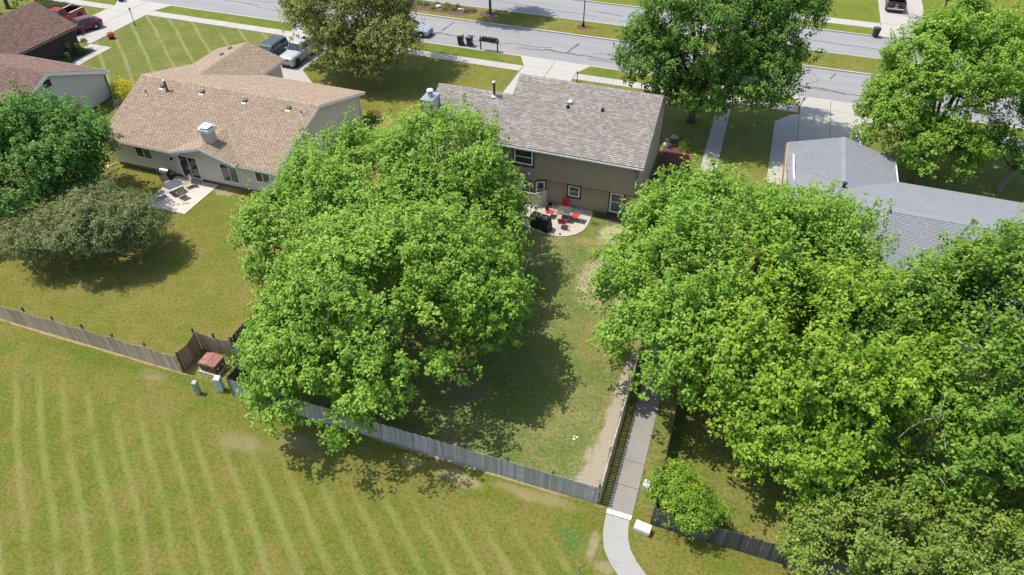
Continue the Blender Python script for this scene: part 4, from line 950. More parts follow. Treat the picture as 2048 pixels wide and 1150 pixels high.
def limb_path(rng, a, b, sag, n=5):
    a = np.array(a, float); b = np.array(b, float); out = []
    w = rng.normal(0, 0.05, 3) * np.linalg.norm(b - a)
    for i in range(n + 1):
        t = i / n; p = a + (b - a) * t; p = p + w * math.sin(math.pi * t); p[2] += sag * math.sin(math.pi * t) * np.linalg.norm(b - a)
        out.append(tuple(p))
    return out

def tree(name, label, base, lobes, m, bark=M_BARK, trunk_r=0.22, fork=2.2, n_clump=260, per_clump=15, per_shoot=11, leaf=0.2, seed=1, group=None, twigs=60, stems=1, cat='tree', **kw):
    rng = np.random.default_rng(seed)
    T = thing(name, label, cat, (base[0], base[1], 0), 0, group)
    B = np.array([base[0], base[1], 0.0]); lob = [(l[0] - base[0], l[1] - base[1], *l[2:]) for l in lobes]
    pos, ax, nn, size, tint, C = crown_leaves(rng, lob, n_clump, per_clump, per_shoot, leaf, **kw)
    link('crown', leaf_mesh('crown', pos, ax, nn, size, tint, m), T)
    # trunk with root flare, forks to limbs, limbs to clumps
    tr = MB(); lean = rng.normal(0, 0.12, 2)
    tops = []
    for sidx in range(stems):
        o = rng.normal(0, 0.22, 2) if stems > 1 else np.zeros(2)
        p = [(o[0], o[1], -0.05), (o[0], o[1], 0.25), (o[0] * 1.3 + lean[0] * .5, o[1] * 1.3 + lean[1] * .5, fork * .55), (o[0] * 2.2 + lean[0], o[1] * 2.2 + lean[1], fork)]
        tr.tube(p, [trunk_r * 1.45, trunk_r * 1.05, trunk_r * .92, trunk_r * .8], 9); tops.append(p[-1])
    tr.build('trunk', bark, T, smooth=True)
    br = MB(); n_l = max(5, int(len(lob) * 2) + 3)
    cz = [l[2] for l in lob]
    mains = []
    for i in range(n_l):
        l = lob[i % len(lob)]; a = rng.uniform(0, 2 * math.pi); e = rng.uniform(0.25, 0.6)
        tip = (l[0] + l[3] * e * math.cos(a), l[1] + l[4] * e * math.sin(a), l[2] + l[5] * rng.uniform(-0.1, 0.5))
        st = tops[i % len(tops)]
        path = limb_path(rng, st, tip, 0.08, 6); br.tube(path, list(np.linspace(trunk_r * .6, trunk_r * .16, 7)), 6); mains.append(path)
    sel = rng.choice(len(C), size=min(twigs, len(C)), replace=False)
    allp = np.array([q for pth in mains for q in pth[2:]])
    for c in C[sel]:
        j = np.argmin(np.linalg.norm(allp - c, axis=1) + rng.random(len(allp)) * 1.0)
        br.tube(limb_path(rng, allp[j], c, 0.05, 3), list(np.linspace(trunk_r * .2, 0.012, 4)), 4)
    br.build('branches', bark, T, smooth=True)
    return T

def shrub(name, label, base, r, h, m, n=500, leaf=0.09, seed=1, cat='shrub', group=None, z0=0.0, tip=None, stalk=None):
    rng = np.random.default_rng(seed); T = thing(name, label, cat, (base[0], base[1], z0), 0, group)
    rx, ry = (r if hasattr(r, '__len__') else (r, r))
    d = unit(rng.normal(size=(n, 3))); d[:, 2] = np.abs(d[:, 2])
    lump = 1 + 0.16 * np.sin(d[:, 0] * 7 + seed) * np.cos(d[:, 1] * 6 + d[:, 2] * 5)
    pos = d * np.array([rx, ry, h]) * (lump * rng.uniform(0.62, 1.0, n))[:, None]
    nn = unit(d + np.array([0, 0, .6]) + rng.normal(0, .45, (n, 3))); ax = unit(rng.normal(size=(n, 3)) + d)
    tint = np.clip(rng.normal(.5, .22, n), 0, 1)
    if tip is not None:    # lighter new growth on one side
        tint = np.clip(tint + 0.5 * ((pos * np.array(tip)).sum(1) > 0), 0, 1)
    link('foliage', leaf_mesh('foliage', pos, ax, nn, leaf * rng.uniform(.7, 1.3, n), tint, m), T)
    st = MB()
    for i in range(6):
        a = rng.uniform(0, 6.28); st.tube([(0, 0, 0), (rx * .4 * math.cos(a), ry * .4 * math.sin(a), h * .7)], [0.02 + .02 * h, .008], 4)
    st.build('stems', M_BARK, T)
    return T

ROW = 'maples behind the brown house'
tree('maple_tree', 'broad bright green maple overhanging the weathered grey fence of the weedy yard', (-17.2, 25.2),
     [(-16.2, 25.0, 6.0, 6.0, 6.0, 3.6), (-12.6, 26.4, 5.0, 3.6, 3.8, 2.6), (-19.3, 21.2, 3.8, 3.1, 3.2, 2.3), (-17.6, 19.5, 3.3, 3.2, 2.4, 2.0), (-17.9, 25.6, 5.2, 3.8, 4.0, 2.8)],
     L_BRIGHT, M_BARKPALE, .3, 2.4, 560, 15, 11, .215, 101, twigs=150, spires=15)
tree('maple_tree', 'wide bright green maple between the tan-roofed house and the rounded patio', (-21.0, 35.0),
     [(-21.2, 34.0, 5.3, 6.0, 5.2, 3.4), (-24.4, 33.2, 4.4, 3.1, 3.4, 2.4), (-17.0, 36.4, 6.0, 4.7, 4.4, 3.7), (-24.6, 29.4, 4.5, 3.3, 3.2, 2.4), (-14.8, 33.0, 4.8, 3.4, 3.8, 2.6)],
     L_BRIGHT, M_BARKPALE, .32, 2.4, 560, 15, 11, .215, 102, twigs=150, spike=.1, spires=40)
tree('maple_tree', 'tall spiky-topped maple standing beside the footpath between the two yards', (1.6, 33.0),
     [(1.6, 32.8, 6.6, 5.2, 5.2, 4.2), (-2.4, 31.2, 4.8, 3.2, 3.8, 2.8), (5.4, 34.4, 6.6, 3.8, 4.0, 3.4), (-0.4, 28.0, 4.6, 3.4, 3.4, 2.7), (-1.0, 35.8, 6.0, 3.4, 3.2, 3.1)],
     L_BRIGHT, M_BARK, .3, 2.6, 520, 15, 11, .215, 103, twigs=120, spike=.28, upright=1.1, spires=95)
tree('maple_tree', 'yellow-green maple overhanging the dark fence', (6.4, 27.0),
     [(6.6, 27.6, 6.2, 4.8, 4.8, 3.7), (4.2, 26.0, 4.6, 2.6, 2.9, 2.5), (6.9, 24.0, 4.0, 2.9, 2.6, 2.2), (9.4, 29.6, 5.8, 3.2, 3.6, 3.1)],
     L_YELLOW, M_BARKPALE, .27, 2.4, 470, 15, 11, .215, 104, twigs=110, spires=20)
tree('maple_tree', 'deep green maple with a pale bare forked branch behind the grey-roofed house', (13.6, 29.0),
     [(13.8, 29.6, 6.6, 5.2, 5.6, 4.6), (12.6, 25.6, 5.0, 3.6, 3.8, 3.0), (17.0, 33.0, 7.0, 4.4, 4.6, 4.4), (16.6, 24.8, 5.2, 4.2, 4.4, 3.4), (12.6, 32.4, 5.6, 2.8, 2.6, 3.0)],
     L_DEEP, M_BARKPALE, .3, 2.6, 520, 15, 11, .215, 105, twigs=110, spike=.28, upright=1.1, spires=95)
def pale_branch():
    T = [o for o in bpy.data.objects if 'pale bare forked branch' in o.get('label', '')][0]
    q = MB(); P = lambda x, y, z: (x - T.location.x, y - T.location.y, z)
    q.tube([P(13.4, 28.4, 3.2), P(11.5, 24.6, 6.6), P(11.0, 23.8, 8.0), P(10.95, 24.2, 8.7)], [.06, .05, .035, .012], 6)
    q.tube([P(11.2, 24.0, 7.7), P(10.5, 23.6, 7.7), P(9.9, 23.1, 7.5), P(9.5, 22.6, 7.2)], [.035, .028, .02, .008], 5)
    q.tube([P(11.5, 24.6, 6.6), P(11.3, 23.2, 7.4), P(11.2, 22.3, 7.6)], [.04, .025, .01], 5)
    q.tube([P(11.0, 23.8, 8.0), P(10.8, 23.3, 8.4)], [.03, .01], 5)
    q.build('dead_branch', plain('dead_wood', (.40, .38, .35), (.26, .24, .22), 9, .9), T, smooth=True)
pale_branch()
tree('hedge_maple', 'muted green round-crowned tree at the end of the dark board fence', (11.2, 20.4),
     [(11.4, 20.4, 3.0, 3.8, 2.6, 2.2), (8.8, 19.6, 2.2, 2.0, 1.8, 1.7), (14.6, 20.6, 3.2, 3.4, 2.8, 2.3)],
     L_MUTED, M_BARK, .16, 1.2, 240, 15, 11, .15, 106, twigs=50, rc=(.45, .85))
tree('small_tree', 'low bright lime-tipped bushy tree over the corner of the dark fence', (1.9, 20.7),
     [(1.55, 20.9, 1.1, 1.0, .9, .8), (2.5, 20.2, 1.1, 1.05, .7, .75), (1.2, 21.7, 1.0, .6, .65, .65)],
     L_HEDGE, M_BARK, .08, .7, 120, 16, 11, .11, 107, twigs=30, rc=(.3, .55), clump_tint=.28)
tree('maple_tree', 'dense dark green maple beside the tan-roofed house', (-47.6, 30.4),
     [(-47.0, 30.4, 4.6, 4.4, 4.4, 3.5), (-50.4, 28.4, 3.8, 3.4, 3.6, 2.7), (-45.4, 32.4, 4.8, 2.8, 2.7, 2.7), (-48.8, 33.0, 4.8, 3.4, 2.8, 2.9)],
     L_DARK, M_BARK, .24, 2.0, 540, 15, 11, .2, 108, twigs=70, spike=.06, upright=1.0, spires=70)
tree('crabapple_tree', 'spreading olive-green crabapple with fine twigs in the dry fenced lawn', (-40.6, 28.0),
     [(-40.2, 27.6, 2.8, 3.2, 2.8, 1.8), (-43.2, 26.4, 2.2, 2.3, 2.3, 1.4), (-38.2, 28.8, 2.5, 2.1, 2.0, 1.4)],
     L_OLIVE, M_BARKPALE, .16, 1.1, 440, 15, 11, .125, 109, twigs=160, rc=(.4, .75), upright=.5)
tree('linden_tree', 'golden-green linden on the front lawn beside the silver pickup', (-37.8, 61.2),
     [(-38.0, 61.2, 6.6, 5.4, 4.6, 4.0), (-33.6, 59.6, 4.2, 3.2, 3.0, 2.3), (-41.4, 61.0, 4.8, 3.4, 3.4, 2.8), (-36.4, 63.4, 8.4, 4.2, 3.6, 3.6), (-37.0, 58.4, 3.4, 3.2, 2.2, 1.8), (-34.4, 58.2, 3.0, 2.4, 2.0, 1.5)],
     L_GOLD, M_BARK, .26, 2.0, 640, 15, 11, .19, 110, twigs=110, stems=2)
tree('street_tree', 'small young maple growing in a mulch ring on the median', (-30.2, 79.6),
     [(-30.0, 79.6, 5.9, 3.6, 3.6, 3.9)], L_YELLOW, M_BARK, .17, 2.6, 240, 14, 10, .2, 111, twigs=40)
tree('maple_tree', 'large dark-trunked maple on the lawn beside the brown two-storey house', (-3.7, 61.4),
     [(-3.6, 61.4, 8.6, 5.6, 5.0, 5.4), (-7.2, 60.2, 6.0, 3.5, 3.3, 3.3), (1.0, 60.4, 5.8, 3.8, 3.6, 3.3), (1.0, 63.0, 9.0, 4.2, 4.2, 4.4), (-2.0, 59.0, 5.0, 3.2, 2.7, 2.7), (-5.6, 59.4, 3.9, 2.6, 2.2, 2.0)],
     L_MID, M_BARK, .34, 2.6, 720, 15, 11, .225, 112, twigs=120, inner=.3)
tree('maple_tree', 'tall leafy maple standing between the grey-roofed house and the road', (15.6, 59.6),
     [(14.8, 60.0, 6.8, 4.4, 4.2, 4.5), (12.2, 58.0, 4.6, 2.8, 3.0, 2.7), (16.6, 63.0, 8.0, 3.6, 3.8, 4.1), (15.6, 55.8, 3.7, 2.3, 2.0, 1.9)],
     L_BRIGHT, M_BARK, .3, 2.6, 500, 15, 11, .225, 113, twigs=110, spires=25)
tree('oak_tree', 'thin dark tree with bare upper twigs on the shaded lawn by the footway', (21.2, 57.6),
     [(22.4, 58.2, 4.6, 3.2, 3.0, 2.6), (20.4, 57.4, 3.4, 2.2, 2.0, 1.7)], L_DARK, M_BARKPALE, .2, 2.0, 150, 15, 10, .2, 114, twigs=90)
tree('honey_locust', 'feathery lime-green tree leaning over the black pickup across the street', (20.4, 95.4),
     [(19.0, 95.0, 4.2, 3.4, 2.6, 1.8), (22.6, 97, 5.4, 3.6, 3.4, 2.8)], L_LIME, M_BARK, .16, 2.2, 110, 14, 10, .17, 115, twigs=40, inner=.1)
tree('shade_tree', 'dark tree at the edge of the lawn behind the red pickup', (-86.5, 62.5),
     [(-86.0, 62.0, 5.0, 4.0, 4.0, 3.6), (-83.6, 61.4, 2.6, 2.6, 2.4, 1.8)], L_DARK, M_BARK, .24, 2.6, 150, 14, 10, .22, 116, twigs=30)

# ------------------------------------------------------------------ fences
PICK = {}
def picket_mesh(w, m, ear=True, pointed=False):
    key = (w, m.name, ear, pointed)
    if key not in PICK:
        h = w / 2; c = 0.3 * w
        prof = [(-h, 0), (h, 0), (h, 1 - .04), (h - c, 1), (-h + c, 1), (-h, 1 - .04)] if ear else [(-h, 0), (h, 0), (h, 1), (-h, 1)]
        n = len(prof)
        PICK[key] = MB().add([(x, 0, z) for x, z in prof] + [(x, -.02, z) for x, z in prof],
                             [tuple(range(n)), tuple(range(2 * n - 1, n - 1, -1))] + [(i, n + i, n + (i + 1) % n, (i + 1) % n) for i in range(n)]).mesh('picket', m)
    return PICK[key]

def fence(name, label, p0, p1, h, m, w=0.14, gap=0.008, scallop=None, post_every=2.4, post_h=None, post_m=M_POST, rails=True, ear=True, seed=1, end_posts=(True, True), special=None, facing=1):
    """board fence: pickets on the right-hand side walking p0->p1, rails and posts behind"""
    r = random.Random(seed); p0 = Vector((*p0, 0)); p1 = Vector((*p1, 0)); d = p1 - p0; L = d.length
    F = thing(name, label, 'fence', p0, math.atan2(d.y, d.x))
    n = max(1, round(L / (w + gap))); st = L / n; me = picket_mesh(w, m, ear)
    for i in range(n):
        x = (i + .5) * st; hh = h
        if scallop:
            t = (x % scallop[0]) / scallop[0]; hh = h - scallop[1] * math.sin(math.pi * t)
        o = link('picket', me, F, (x, r.uniform(-.006, .006), r.uniform(0, .03)))
        o.scale = (1, 1, hh * r.uniform(.985, 1.012)); o.rotation_euler = (r.uniform(-.012, .012), r.gauss(0, .006), r.uniform(-.02, .02))
    if rails:
        for z in (0.3, h - .38 - (scallop[1] if scallop else 0)):
            MB().box(0, L, .012, .055, z, z + .09).build('rail', post_m, F)
    k = max(1, round(L / post_every)); ph = post_h or h + .12
    for i in range(k + 1):
        if i == 0 and not end_posts[0] or i == k and not end_posts[1]: continue
        x = i * L / k
        q = MB().box(-.05, .05, .06, .155, -.05, ph)
        q.add([(-.05, .06, ph), (.05, .06, ph), (.05, .155, ph), (-.05, .155, ph), (0, .1, ph + .05)], [(0, 1, 4), (1, 2, 4), (2, 3, 4), (3, 0, 4)])
        o = q.build('post', special[1] if special and special[0] == i else post_m, F); o.location = (x, 0, 0); o.rotation_euler = (r.gauss(0, .02), r.gauss(0, .02), 0)
    return F
fence('picket_fence', 'long weathered tan wood fence with scalloped top behind the dry lawn', (-46.5, 20.42), (-27.9, 20.42), 1.5, M_WOODTAN, scallop=(2.35, .16), post_every=2.35, post_h=1.62, seed=31)
fence('picket_fence', 'short brown fence return with deep scalloped top beside the rusty transformer', (-27.9, 20.45), (-27.98, 22.36), 1.62, M_WOODBRN, scallop=(1.92, .22), post_every=1.92, post_h=1.75, seed=32, end_posts=(False, True))
fence('picket_fence', 'short brown fence run behind the rusty transformer', (-27.98, 22.42), (-25.65, 22.42), 1.5, M_WOODBRN, scallop=(2.3, .12), post_every=1.15, post_h=1.62, seed=33, end_posts=(False, True))
fence('picket_fence', 'dark sawtooth picket fence running along the dry lawn under the bright maples', (-25.6, 38.0), (-25.6, 22.4), 1.6, M_WOODDARK, seed=34, gap=.03, end_posts=(False, True))
fence('picket_fence', 'short weathered grey fence run almost buried in maple leaves', (-25.55, 22.4), (-24.0, 22.4), 1.45, M_WOODGREY, seed=35, end_posts=(False, True))
fence('picket_fence', 'dark short fence return beside the pale utility pedestal', (-24.0, 22.38), (-24.0, 19.92), 1.45, M_WOODDARK, seed=36, end_posts=(False, True))
fence('picket_fence', 'long weathered grey picket fence closing off the weedy lawn', (-23.98, 19.9), (-2.3, 19.9), 1.45, M_WOODGREY, w=.135, gap=.01, seed=37, end_posts=(True, True), post_h=1.62)
F_ = [o for o in bpy.data.objects if o.get('label', '').startswith('long weathered grey picket')][0]
MB().box(8.12, 8.24, -.08, -.035, 0, 1.5).build('post', M_WOODNEW, F_)
fence('picket_fence', 'pale-edged picket fence between the dirt strip and the footpath', (-2.24, 19.9), (-2.36, 40.0), 1.45, M_WOODPALE, w=.12, gap=.035, seed=38, end_posts=(False, True), post_m=M_WOODPALE)
fence('board_fence', 'thin dark fence along the grassy side of the footpath', (0.47, 40.0), (0.47, 19.72), 1.42, M_WOODDARK, w=.13, seed=39, end_posts=(True, False))
fence('board_fence', 'stained near-black board fence below the low lime-tipped tree', (0.47, 19.65), (9.6, 19.65), 1.45, M_WOODDARK, w=.19, gap=.012, seed=40, ear=False, post_h=1.5)
fence('picket_fence', 'short orange-brown fence between the grey-sided gable and the tan-roofed house', (-57.3, 40.6), (-50.0, 40.0), 1.5, M_WOODNEW, seed=41)

# ------------------------------------------------------------------ utility boxes and small yard things
def transformer():
    T = thing('transformer_box', 'rusty red-brown electrical transformer on a concrete pad inside the fence corner', 'transformer', (-26.3, 21.3, 0))
    rust = plain('rust_steel', (0.22, 0.085, 0.055), (0.30, 0.14, 0.10), 5, .75, bump=.2); rusttop = plain('rust_steel_top', (0.34, 0.16, 0.12), (0.24, 0.10, 0.07), 4, .75)
    MB().box(-.68, .68, -.56, .56, -.02, .1).build('pad', M_CONC, T)
    MB().box(-.56, .56, -.44, .44, .1, .62).build('body', plain('rust_steel_dark', (0.10, 0.05, 0.025), (0.17, 0.075, 0.04), 5, .8), T)
    MB().hexa([(-.6, -.48, .6), (0, -.48, .62), (0, .48, .62), (-.6, .48, .6)], [(-.58, -.46, .78), (0, -.46, .84), (0, .46, .84), (-.58, .46, .78)]).build('lid', rusttop, T, bevel=.02)
    MB().hexa([(.006, -.48, .62), (.6, -.48, .6), (.6, .48, .6), (.006, .48, .62)], [(.006, -.46, .84), (.58, -.46, .78), (.58, .46, .78), (.006, .46, .84)]).build('lid', rust, T, bevel=.02)
    for y in (-.22, .18): MB().box(.565, .575, y - .08, y + .08, .35, .47).build('warning_label', M_WHITE, T)
transformer()
def pedestal(name, label, x, y, sx, sy, h, m, rz, slope=.06):
    T = thing(name, label, 'utility box', (x, y, 0), rz)
    a, b = sx / 2, sy / 2
    MB().box(-a * .9, a * .9, -b * .9, b * .9, -.02, .12).build('base', m, T)
    MB().box(-a, a, -b, b, .12, h - .22).build('body', m, T, bevel=.012)
    MB().hexa([(-a * 1.06, -b * 1.06, h - .22), (a * 1.06, -b * 1.06, h - .22), (a * 1.06, b * 1.06, h - .22), (-a * 1.06, b * 1.06, h - .22)],
              [(-a, -b, h - slope), (a, -b, h - slope), (a, b, h), (-a, b, h)]).build('cap', m, T, bevel=.015)
    MB().box(-.02, .02, -b - .02, -b, h * .45, h * .52).build('latch', M_DARKMETAL, T)
pedestal('utility_pedestal', 'slim grey-green utility pedestal standing alone on the mown common lawn', -25.95, 19.38, .26, .26, 1.0, plain('pedestal_green', (0.32, 0.36, 0.31), None, 5, .6), .2)
pedestal('utility_pedestal', 'pale blue-grey utility pedestal beside the rusty transformer', -24.85, 20.02, .36, .32, 1.1, plain('pedestal_blue', (0.45, 0.52, 0.55), (.52, .58, .6), 5, .55), .25)
pedestal('utility_pedestal', 'small white utility pedestal on the grass edge of the footpath', -.15, 21.55, .34, .36, .58, plain('pedestal_white', (0.66, 0.68, 0.68), (.5, .54, .54), 5, .55), -.25)
pedestal('utility_cabinet', 'low wide white utility cabinet where the footpath begins to curve', .12, 19.18, .78, .42, .46, M_WHITE, -.12)
def sign():
    T = thing('sign_post', 'thin galvanised post with an edge-on metal sign at the lawn by the curved footpath', 'sign', (-2.12, 15.42, 0), 1.2)
    MB().box(-.035, .035, -.02, .02, -.05, 2.1).build('post', M_GALV, T)
    MB().box(-.16, .16, -.026, -.021, 1.75, 2.15).build('panel', M_GALV, T, bevel=.002)
sign()
def debris(name, label, x, y, m, s, seed, cat):
    r = random.Random(seed); mb = MB()
    for k in range(4):
        cx, cy = r.uniform(-s, s), r.uniform(-s, s); pts = [(cx + s * .6 * math.cos(a) * r.uniform(.5, 1), cy + s * .6 * math.sin(a) * r.uniform(.5, 1)) for a in np.linspace(0, 6.28, 7)[:-1]]
        mb.prism(pts, .01, .03 + .02 * r.random())
    tag(mb.build(name, m), label, cat).location = (x, y, 0)
debris('paper_scrap', 'crumpled pale scrap lying on the weedy lawn', -4.45, 23.44, M_WHITE, .12, 4, 'litter')
debris('paper_scrap', 'small white scrap in the shade under the overhanging maple', -11.33, 21.83, M_WHITE, .07, 5, 'litter')

# ------------------------------------------------------------------ patio things
def sling_chair(name, label, loc, rz, sling, frame, group=None, arms=True):
    T = thing(name, label, 'chair', loc, rz, group)
    w, sd, sh = .27, .24, .42      # half width, half depth, seat height; faces +x
    MB().hexa([(-sd, -w, sh - .03), (sd, -w, sh), (sd, w, sh), (-sd, w, sh - .03)], [(-sd, -w, sh - .012), (sd, -w, sh + .018), (sd, w, sh + .018), (-sd, w, sh - .012)]).build('seat', sling, T, bevel=.005)
    MB().hexa([(-sd - .02, -w, sh + .02), (-sd + .005, -w, sh + .02), (-sd + .005, w, sh + .02), (-sd - .02, w, sh + .02)], [(-sd - .17, -w, .95), (-sd - .145, -w, .95), (-sd - .145, w, .95), (-sd - .17, w, .95)]).build('backrest', sling, T, bevel=.005)
    for y in (-w - .015, w + .015):
        MB().tube([(sd + .03, y, 0), (sd + .02, y, sh), (sd - .02, y, .62), (-sd - .07, y, .64)], .014, 6).build('front_leg', frame, T)
        MB().tube([(-sd - .12, y, 0), (-sd + .0, y, sh), (-sd - .165, y, .97)], .014, 6).build('rear_leg', frame, T)
    MB().tube([(sd + .02, -w, sh - .02), (sd + .02, w, sh - .02)], .012, 6).build('stretcher', frame, T)
    MB().tube([(-sd - .16, -w - .015, .96), (-sd - .16, w + .015, .96)], .013, 6).build('top_rail', frame, T)
    return T
M_SLING_RED = plain('sling_red', (0.52, 0.03, 0.035), (0.44, .02, .028), 6, .75)
M_SLING_TAN = plain('sling_tan', (0.40, 0.32, 0.23), (.32, .26, .19), 6, .75)
M_FRAME_TAN = plain('frame_bronze', (0.30, 0.25, 0.19), None, 5, .5, .3)
Z = .052
c0 = sling_chair('patio_chair', 'red sling patio chair with its back to the house wall', (-10.78, 43.72, Z), R(-80), M_SLING_RED, M_FRAME_TAN, 'red chairs round the glass table')
for loc, rz, lb in (((-11.62, 42.72, Z), R(-5), 'red sling patio chair between the glass table and the white lattice'), ((-9.72, 42.85, Z), R(178), 'red sling patio chair between the glass table and the end of the patio'),
                    ((-10.42, 41.75, Z), R(96), 'red sling patio chair at the lawn side of the glass table')):
    copy_tree(c0, loc, rz, lb)
def patio_table(label, loc, rz, sx, top, frame, glass=False):
    T = thing('patio_table', label, 'table', loc, rz)
    MB().box(-sx, sx, -sx, sx, .70, .715).build('tabletop', top, T)
    for a, b, c, d in ((-sx - .02, sx + .02, -sx - .02, -sx), (-sx - .02, sx + .02, sx, sx + .02), (-sx - .02, -sx, -sx, sx), (sx, sx + .02, -sx, sx)):
        MB().box(a, b, c, d, .685, .722).build('rim', frame, T)
    for x in (-1, 1):
        for y in (-1, 1): MB().tube([(x * sx * .82, y * sx * .82, 0), (x * sx * .95, y * sx * .95, .69)], .018, 6).build('leg', frame, T)
    return T
def glass_top():
    m, nt, b = nmat('rippled_glass'); b.inputs['Base Color'].default_value = (.36, .39, .37, 1); b.inputs['Roughness'].default_value = .18
    b.inputs['Transmission Weight'].default_value = .8; b.inputs['IOR'].default_value = 1.2
    _bump(nt, b, _noise(nt, _objc(nt), 14, 3), .4); return m
patio_table('square glass-topped patio table among the red chairs', (-10.6, 42.78, Z), R(6), .5, glass_top(), M_FRAME_TAN)
patio_table('square slate-grey patio table among the tan chairs', (-40.95, 36.15, Z), R(-24), .55, plain('slate_top', (.075, .09, .11), (.10, .115, .13), 5, .35), M_BLACK)
t0 = sling_chair('patio_chair', 'tan sling patio chair between the slate table and the sliding door', (-40.35, 37.05, Z), R(-118), M_SLING_TAN, M_BLACK, 'tan chairs round the slate table')
for loc, rz, lb in (((-41.95, 36.6, Z), R(-24), 'tan sling patio chair on the grill side of the slate table'), ((-40.0, 35.7, Z), R(156), 'tan sling patio chair at the open patio side of the slate table'),
                    ((-41.5, 35.2, Z), R(66), 'tan sling patio chair on the crabapple side of the slate table')):
    copy_tree(t0, loc, rz, lb)
def covered_grill():
    T = thing('covered_grill', 'barbecue grill wrapped in a wrinkled black cover on the rounded patio', 'grill', (-11.95, 41.15, Z), R(-14))
    n, rows = 56, 12; vs = []; fs = []
    rg = random.Random(5); ph = [rg.uniform(0, 6.28) for _ in range(4)]
    for j in range(rows + 1):
        t = j / rows; z = 1.02 * t
        for i in range(n):
            a = 2 * math.pi * i / n
            c, s_ = math.cos(a), math.sin(a)
            rx, ry = .90 * (1 - .14 * t ** 2), .42 * (1 - .25 * t ** 3)
            f = 1 / ((abs(c) ** 5 + abs(s_) ** 5) ** .2)
            fold = 1 + (1 - t) * .07 * math.sin(9 * a + ph[0] + 1.2 * math.sin(3 * a)) + .02 * math.sin(17 * a + 5 * t + ph[1])
            sag = .06 * math.sin(a * 2 + ph[2]) * t
            vs.append((rx * c * f * fold, ry * s_ * f * fold, max(0.03 + .015 * math.sin(7 * a), z - .03 * math.sin(5 * a + ph[3]) * (t > .7)) + sag * .4))
    k = rows * n
    for j in range(rows):
        for i in range(n): fs.append((j * n + i, j * n + (i + 1) % n, (j + 1) * n + (i + 1) % n, (j + 1) * n + i))
    for sc, dz in ((.7, .05), (.35, .075)):
        o = len(vs)
        for i in range(n):
            x, y, z = vs[k + i]; vs.append((x * sc, y * sc, z + dz + .012 * math.sin(i * 1.3)))
        p = o - n if dz > .06 else k
        for i in range(n): fs.append((p + i, p + (i + 1) % n, o + (i + 1) % n, o + i))
    fs.append(tuple(range(len(vs) - n, len(vs))))
    m = MB(); m.add(vs, fs); m.build('cover', plain('black_vinyl', (.012, .012, .013), (.02, .02, .021), 5, .38, bump=.3), T, smooth=True)
    MB().box(-.1, .06, -.12, .06, 1.085, 1.105).build('paper_tag', M_WHITE, T)
    MB().box(-.6, .6, -.25, .25, 0, .5).build('cart', M_BLACKPL, T)
covered_grill()
def open_grill():
    T = thing('gas_grill', 'black gas grill with a silver lid and side shelves against the greige wall', 'grill', (-42.55, 37.35, 0), R(0))
    MB().box(-.34, .34, -.22, .22, .12, .72).build('cart', M_BLACKPL, T)
    MB().box(-.4, .4, -.27, .27, .72, .9).build('firebox', M_BLACK, T)
    vs = []; n = 8
    prof = [(.27 * math.cos(a), .9 + .26 * math.sin(a)) for a in np.linspace(0, math.pi, n)]
    m = MB(); m.add([(-.38, y, z) for y, z in prof] + [(.38, y, z) for y, z in prof], [tuple(range(n)), tuple(range(2 * n - 1, n - 1, -1))] + [(i, n + i, n + i + 1, i + 1) for i in range(n - 1)] + [(0, n - 1, 2 * n - 1, n)])
    m.build('lid', plain('brushed_steel', (.6, .6, .6), (.5, .5, .5), 8, .3, .9), T)
    MB().tube([(-.3, -.31, 1.0), (.3, -.31, 1.0)], .014, 6).build('handle', M_GALV, T)
    for sx in (-1, 1):
        MB().box(min(sx * .42, sx * .8), max(sx * .42, sx * .8), -.24, .24, .84, .88).build('side_shelf', M_BLACK, T)
    for i in range(4): MB().lathe([(.03, 0), (.025, .03)], 8, (-.27 + .18 * i, -.29, .78)).build('knob', M_GALV, T)
    for x in (-.3, .3):
        for y in (-.18, .18): MB().tube([(x, y, 0), (x, y, .13)], .025, 6).build('leg', M_BLACK, T)
open_grill()
